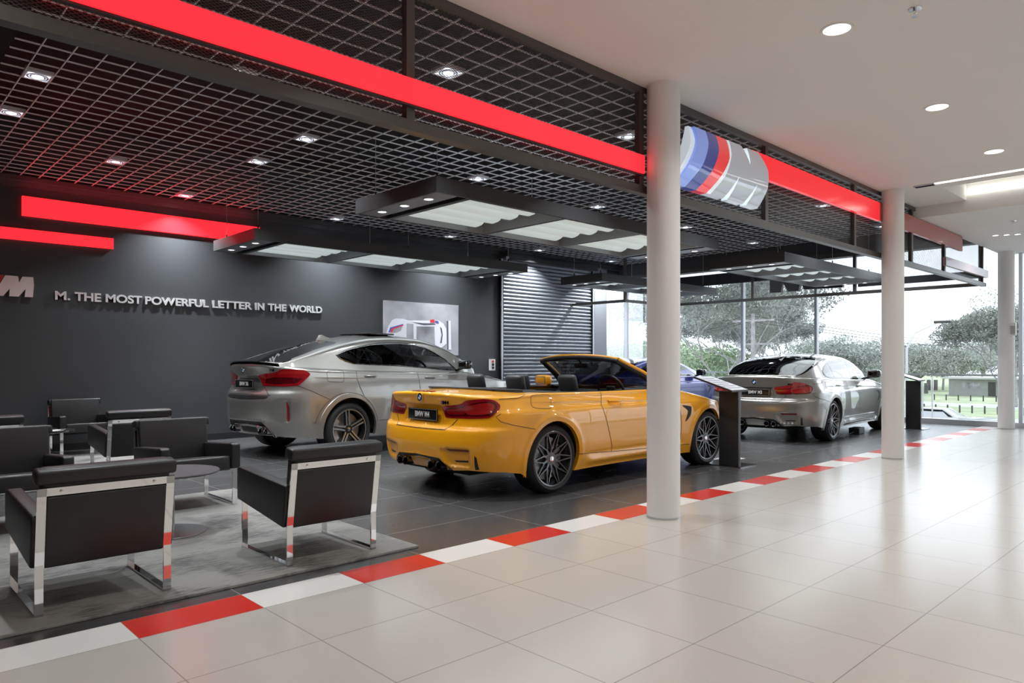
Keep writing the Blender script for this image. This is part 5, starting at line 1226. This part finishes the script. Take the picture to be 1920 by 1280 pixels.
# rows of park trees, each placed by its spot behind the glass and its distance
def spot(u, D): p = at(u, HZ, D=D); return p.x, p.y
FT = [(1722, 94, 5.8, 9, 'leaf_grey_hazed'), (1768, 97, 6.2, 8, 'leaf_olive_hazed'), (1804, 104, 5.9, 8, 'leaf_pale_hazed'), (1842, 112, 6.6, 9, 'leaf_grey_hazed'), (1690, 86, 5.4, 7, 'leaf_olive_hazed'), (1905, 60, 10.5, 9, 'leaf_pale_hazed'),
      (1640, 74, 5.6, 8, 'leaf_grey_hazed'), (1588, 63, 5.4, 6, 'leaf_grey_hazed'), (1612, 92, 6.0, 9, 'leaf_olive_hazed'), (1540, 88, 7.0, 8, 'leaf_pale_hazed'), (1290, 66, 5.6, 8, 'leaf_green_hazed'), (1345, 54, 5.0, 5.5, 'leaf_green_hazed'), (1205, 60, 5.2, 7, 'leaf_green_hazed'), (1160, 74, 5.4, 7, 'leaf_green_hazed')]
pos_words = ['spreading grey-green park tree to the right of the middle column', 'rounded dark park tree above the small building', 'pale rounded park tree in the distance', 'broad grey-green tree left of the farthest column', 'dense park tree just behind the middle column', 'tall pale tree at the right edge behind the farthest column',
 'grey-green tree above the roof of the sedan at right', 'tall grey-green tree over the sedan roof', 'low olive tree behind the sedan', 'pale tree right of the second mullion', 'bright green bushy tree behind the nearest column', 'bright green tree between nearest column and first mullion', 'green bushy tree seen in the narrow gap left of the nearest column', 'low green tree beside the roller door pier']
for i, (u, D, h, w_, m) in enumerate(FT):
    x, y = spot(u, D); tree(x, y, h, w_, m, pos_words[i], 30+i, dens=9000, leaf=.085+.0008*D)
# large branching gum tree close to the window
def gum(x, y, h, seed, label, spread=4.5, depth=5, dens=60, leafm='leaf_olive_hazed', bias=(0, 0)):
    rng = random.Random(seed); t = empty('gum_tree', (x, y, GZ0)); tag(t, label, 'tree'); b = MB(); f = MB()
    def grow(p, d, L, r, k):
        q = p+d*L; mid = p+d*L*.5+Vector((rng.gauss(0, .06), rng.gauss(0, .06), rng.gauss(0, .04)))*L
        b.tube([tuple(p), tuple(mid), tuple(q)], [r, r*.85, r*.68], 6, cap=False)
        if k <= 1:
            V, F = leaves(tuple(q), (.62, .62, .36), int(dens*2.6), .075, rng); f.add(V, F)
        if k == 0: return
        for _ in range(3 if k > 2 else 2):
            nd = (d+Vector((rng.gauss(bias[0], .55), rng.gauss(bias[1], .55), rng.uniform(-.05, .5)))).normalized(); grow(q, nd, L*rng.uniform(.62, .86), r*.62, k-1)
    grow(Vector((0, 0, 0)), Vector((rng.gauss(0, .1), rng.gauss(0, .1), 1)).normalized(), h*.26, .085, depth)
    b.build('branches', 'bark', t); f.build('foliage', leafm, t, recalc=False); return t
x, y = spot(1362, 30); gum(x, y, 9.6, 5, 'large branching gum tree with thin bare limbs between the nearest column and first mullion', dens=45)
x, y = spot(1450, 37); gum(x, y, 9.0, 11, 'large gum tree with dense drooping foliage above the grey sedan roof', dens=150, leafm='leaf_grey_hazed')
x, y = spot(1388, 47); gum(x, y, 9.5, 21, 'gum tree behind the first window mullion', dens=110, leafm='leaf_olive_hazed')
x, y = spot(1482, 53); gum(x, y, 8.8, 33, 'gum tree left of the second window mullion', dens=130, leafm='leaf_grey_hazed')
x, y = spot(1895, 38); gum(x, y, 7.5, 41, 'leaning gum tree partly behind the farthest column', dens=110, leafm='leaf_olive_hazed')
# small building, street light, wires, poles, traffic signals, parked cars
x, y = spot(1850, 80); t = empty('park_building', (x, y, GZ0)); tag(t, 'low grey building with flat roof beyond the lawn', 'building')
box('wall', -2, 2, -9, 3.2, 0, 1.9, 'pale_paving', t); box('roof', -2.6, 2.6, -9.4, 3.8, 1.9, 2.1, 'white_render', t); box('window', -2.02, -1.98, .2, 1.8, .9, 1.5, 'print_grey', t); box('door', -2.03, -1.98, -1.3, -.6, .05, 1.6, 'bollard_wood', t)
P0 = at(1700, 640, D=29); P1 = at(1760, 604, D=29)
t = empty('street_light', (P0.x, P0.y, GZ0)); tag(t, 'street light with long curved arm left of the farthest column', 'street light')
d = P1-P0; b = MB(); b.tube([(0, 0, 0), (0, 0, P0.z-GZ0-.3), (d.x*.25, d.y*.25, P0.z-GZ0+.35), (d.x, d.y, P1.z-GZ0)], [.07, .05, .04, .03], 8); b.build('pole', 'alu', t)
b = MB(); b.box(d.x-.15, d.x+.15, d.y-.45, d.y+.15, P1.z-GZ0-.04, P1.z-GZ0+.06, bev=.03); b.build('lamp_head', 'bollard_wood', t)
P0 = at(1194, 700, D=60); t = empty('floodlight_pole', (P0.x, P0.y, GZ0)); tag(t, 'thin floodlight pole seen beside the nearest column', 'floodlight')
hz_ = at(1194, 601, D=60).z-GZ0; b = MB(); b.tube([(0, 0, 0), (0, 0, hz_)], .05, 6); b.build('pole', 'alu', t); b = MB(); b.box(-.2, .2, -.7, .7, hz_, hz_+.25); b.build('lamp_head', 'bollard_wood', t)
P0 = at(1412, 700, D=26); t = empty('utility_pole', (P0.x, P0.y, GZ0)); tag(t, 'pale utility pole with crossarms behind the first mullion', 'pole')
hz_ = at(1412, 588, D=26).z-GZ0; b = MB(); b.tube([(0, 0, 0), (0, 0, hz_)], [.09, .07], 8); b.build('pole', 'bark', t)
for q in (.25, 1.1): b = MB(); b.box(-.03, .03, -.8, .8, hz_-q-.035, hz_-q+.035); b.build('crossarm', 'bark', t)
wl_ = [((1412, 592, 26), (1880, 640, 60)), ((1412, 598, 26), (1880, 645, 60)), ((1412, 603, 26), (1880, 650, 60)), ((1412, 598, 26), (1130, 640, 60)), ((1412, 602, 26), (1130, 646, 60)), ((1412, 590, 26), (1130, 632, 60))]
for i, (a, c) in enumerate(wl_):
    A = at(a[0], a[1], D=a[2]); B = at(c[0], c[1], D=c[2]); b = MB(); b.tube([tuple(A+(B-A)*k/8-Vector((0, 0, 1.0*math.sin(PI*k/8)*.35))) for k in range(9)], .013, 5)
    tag(b.build('power_line', 'bollard_wood'), 'overhead power line strung %s the utility pole' % ('to the right of' if i < 3 else 'to the left of'), 'power line', 'overhead power lines '+('right' if i < 3 else 'left'))
for i, (u, v, lb) in enumerate(((1730, 748, 'traffic signal with dark heads at the left beyond the stand'), (1748, 742, 'taller traffic signal with white sign behind the information stand'))):
    P0 = at(u, 760, D=34); t = empty('traffic_signal', (P0.x, P0.y, GZ0)); tag(t, lb, 'traffic light'); h_ = at(u, v-35, D=34).z-GZ0
    b = MB(); b.tube([(0, 0, 0), (0, 0, h_)], .035, 8); b.build('pole', 'white_render', t)
    for q in (-.3, .3): b = MB(); b.box(-.06, .06, q*.5-.075, q*.5+.075, h_-.62, h_-.12, bev=.015); b.build('signal_head', 'bollard_wood', t)
def street_car(u, D, label, m, seed):
    p = at(u, HZ, D=D); t = empty('street_car', (p.x, p.y, GZ0+.01), PI/2); tag(t, label, 'car', 'cars parked outside')
    prof = [(-2.2, .35), (-2.25, .75), (-2.1, .95), (-1.6, 1.0), (-1.0, 1.42), (.5, 1.45), (1.15, 1.02), (2.0, .88), (2.25, .7), (2.25, .35)]
    b = MB(); n = len(prof); V = []; Fs = []
    for yy, k in ((-.85, .0), (-.80, .9), (.80, .9), (.85, 0)): 
        pass
    for yy, s in ((-.86, 1), (-.84, 1), (-.60, 1.0), (0, 1.02), (.60, 1.0), (.84, 1), (.86, 1)):
        for (a, z) in prof:
            zz = z if z < 1.03 or abs(yy) < .7 else 1.0; V.append((a*.995 if abs(yy) > .85 else a, yy, zz*s if abs(yy) < .86 else min(zz, .98)))
    for i in range(6):
        for j in range(n-1): Fs.append((i*n+j, i*n+j+1, (i+1)*n+j+1, (i+1)*n+j))
    b.add(V, Fs, 0, True); b.build('body', m, t, sharp=.7)
    b = MB(); 
    for s in (-1, 1): b.add([(-1.45, s*.72, 1.04), (-.95, s*.66, 1.38), (.45, s*.66, 1.40), (1.0, s*.72, 1.05)], [(0, 1, 2, 3)])
    b.build('window', 'dark_glass', t, recalc=False)
    for wx in (-1.35, 1.4):
        for s in (-1, 1): b = MB(); b.lathe([(.001, 0), (.20, 0), (.31, .02), (.32, .18), (.001, .18)], 20, 'y', (wx, s*.70-.09, .32)); b.build('wheel', 'rubber', t)
street_car(1830, 30, 'white car outside low behind the window sill, right one', 'paint_far_white', 1)
street_car(1735, 37, 'white car outside behind the window sill beside the information stand', 'paint_far_white', 2)
street_car(1378, 24, 'white vehicle outside partly hidden by the blue coupe', 'paint_far_white', 3)
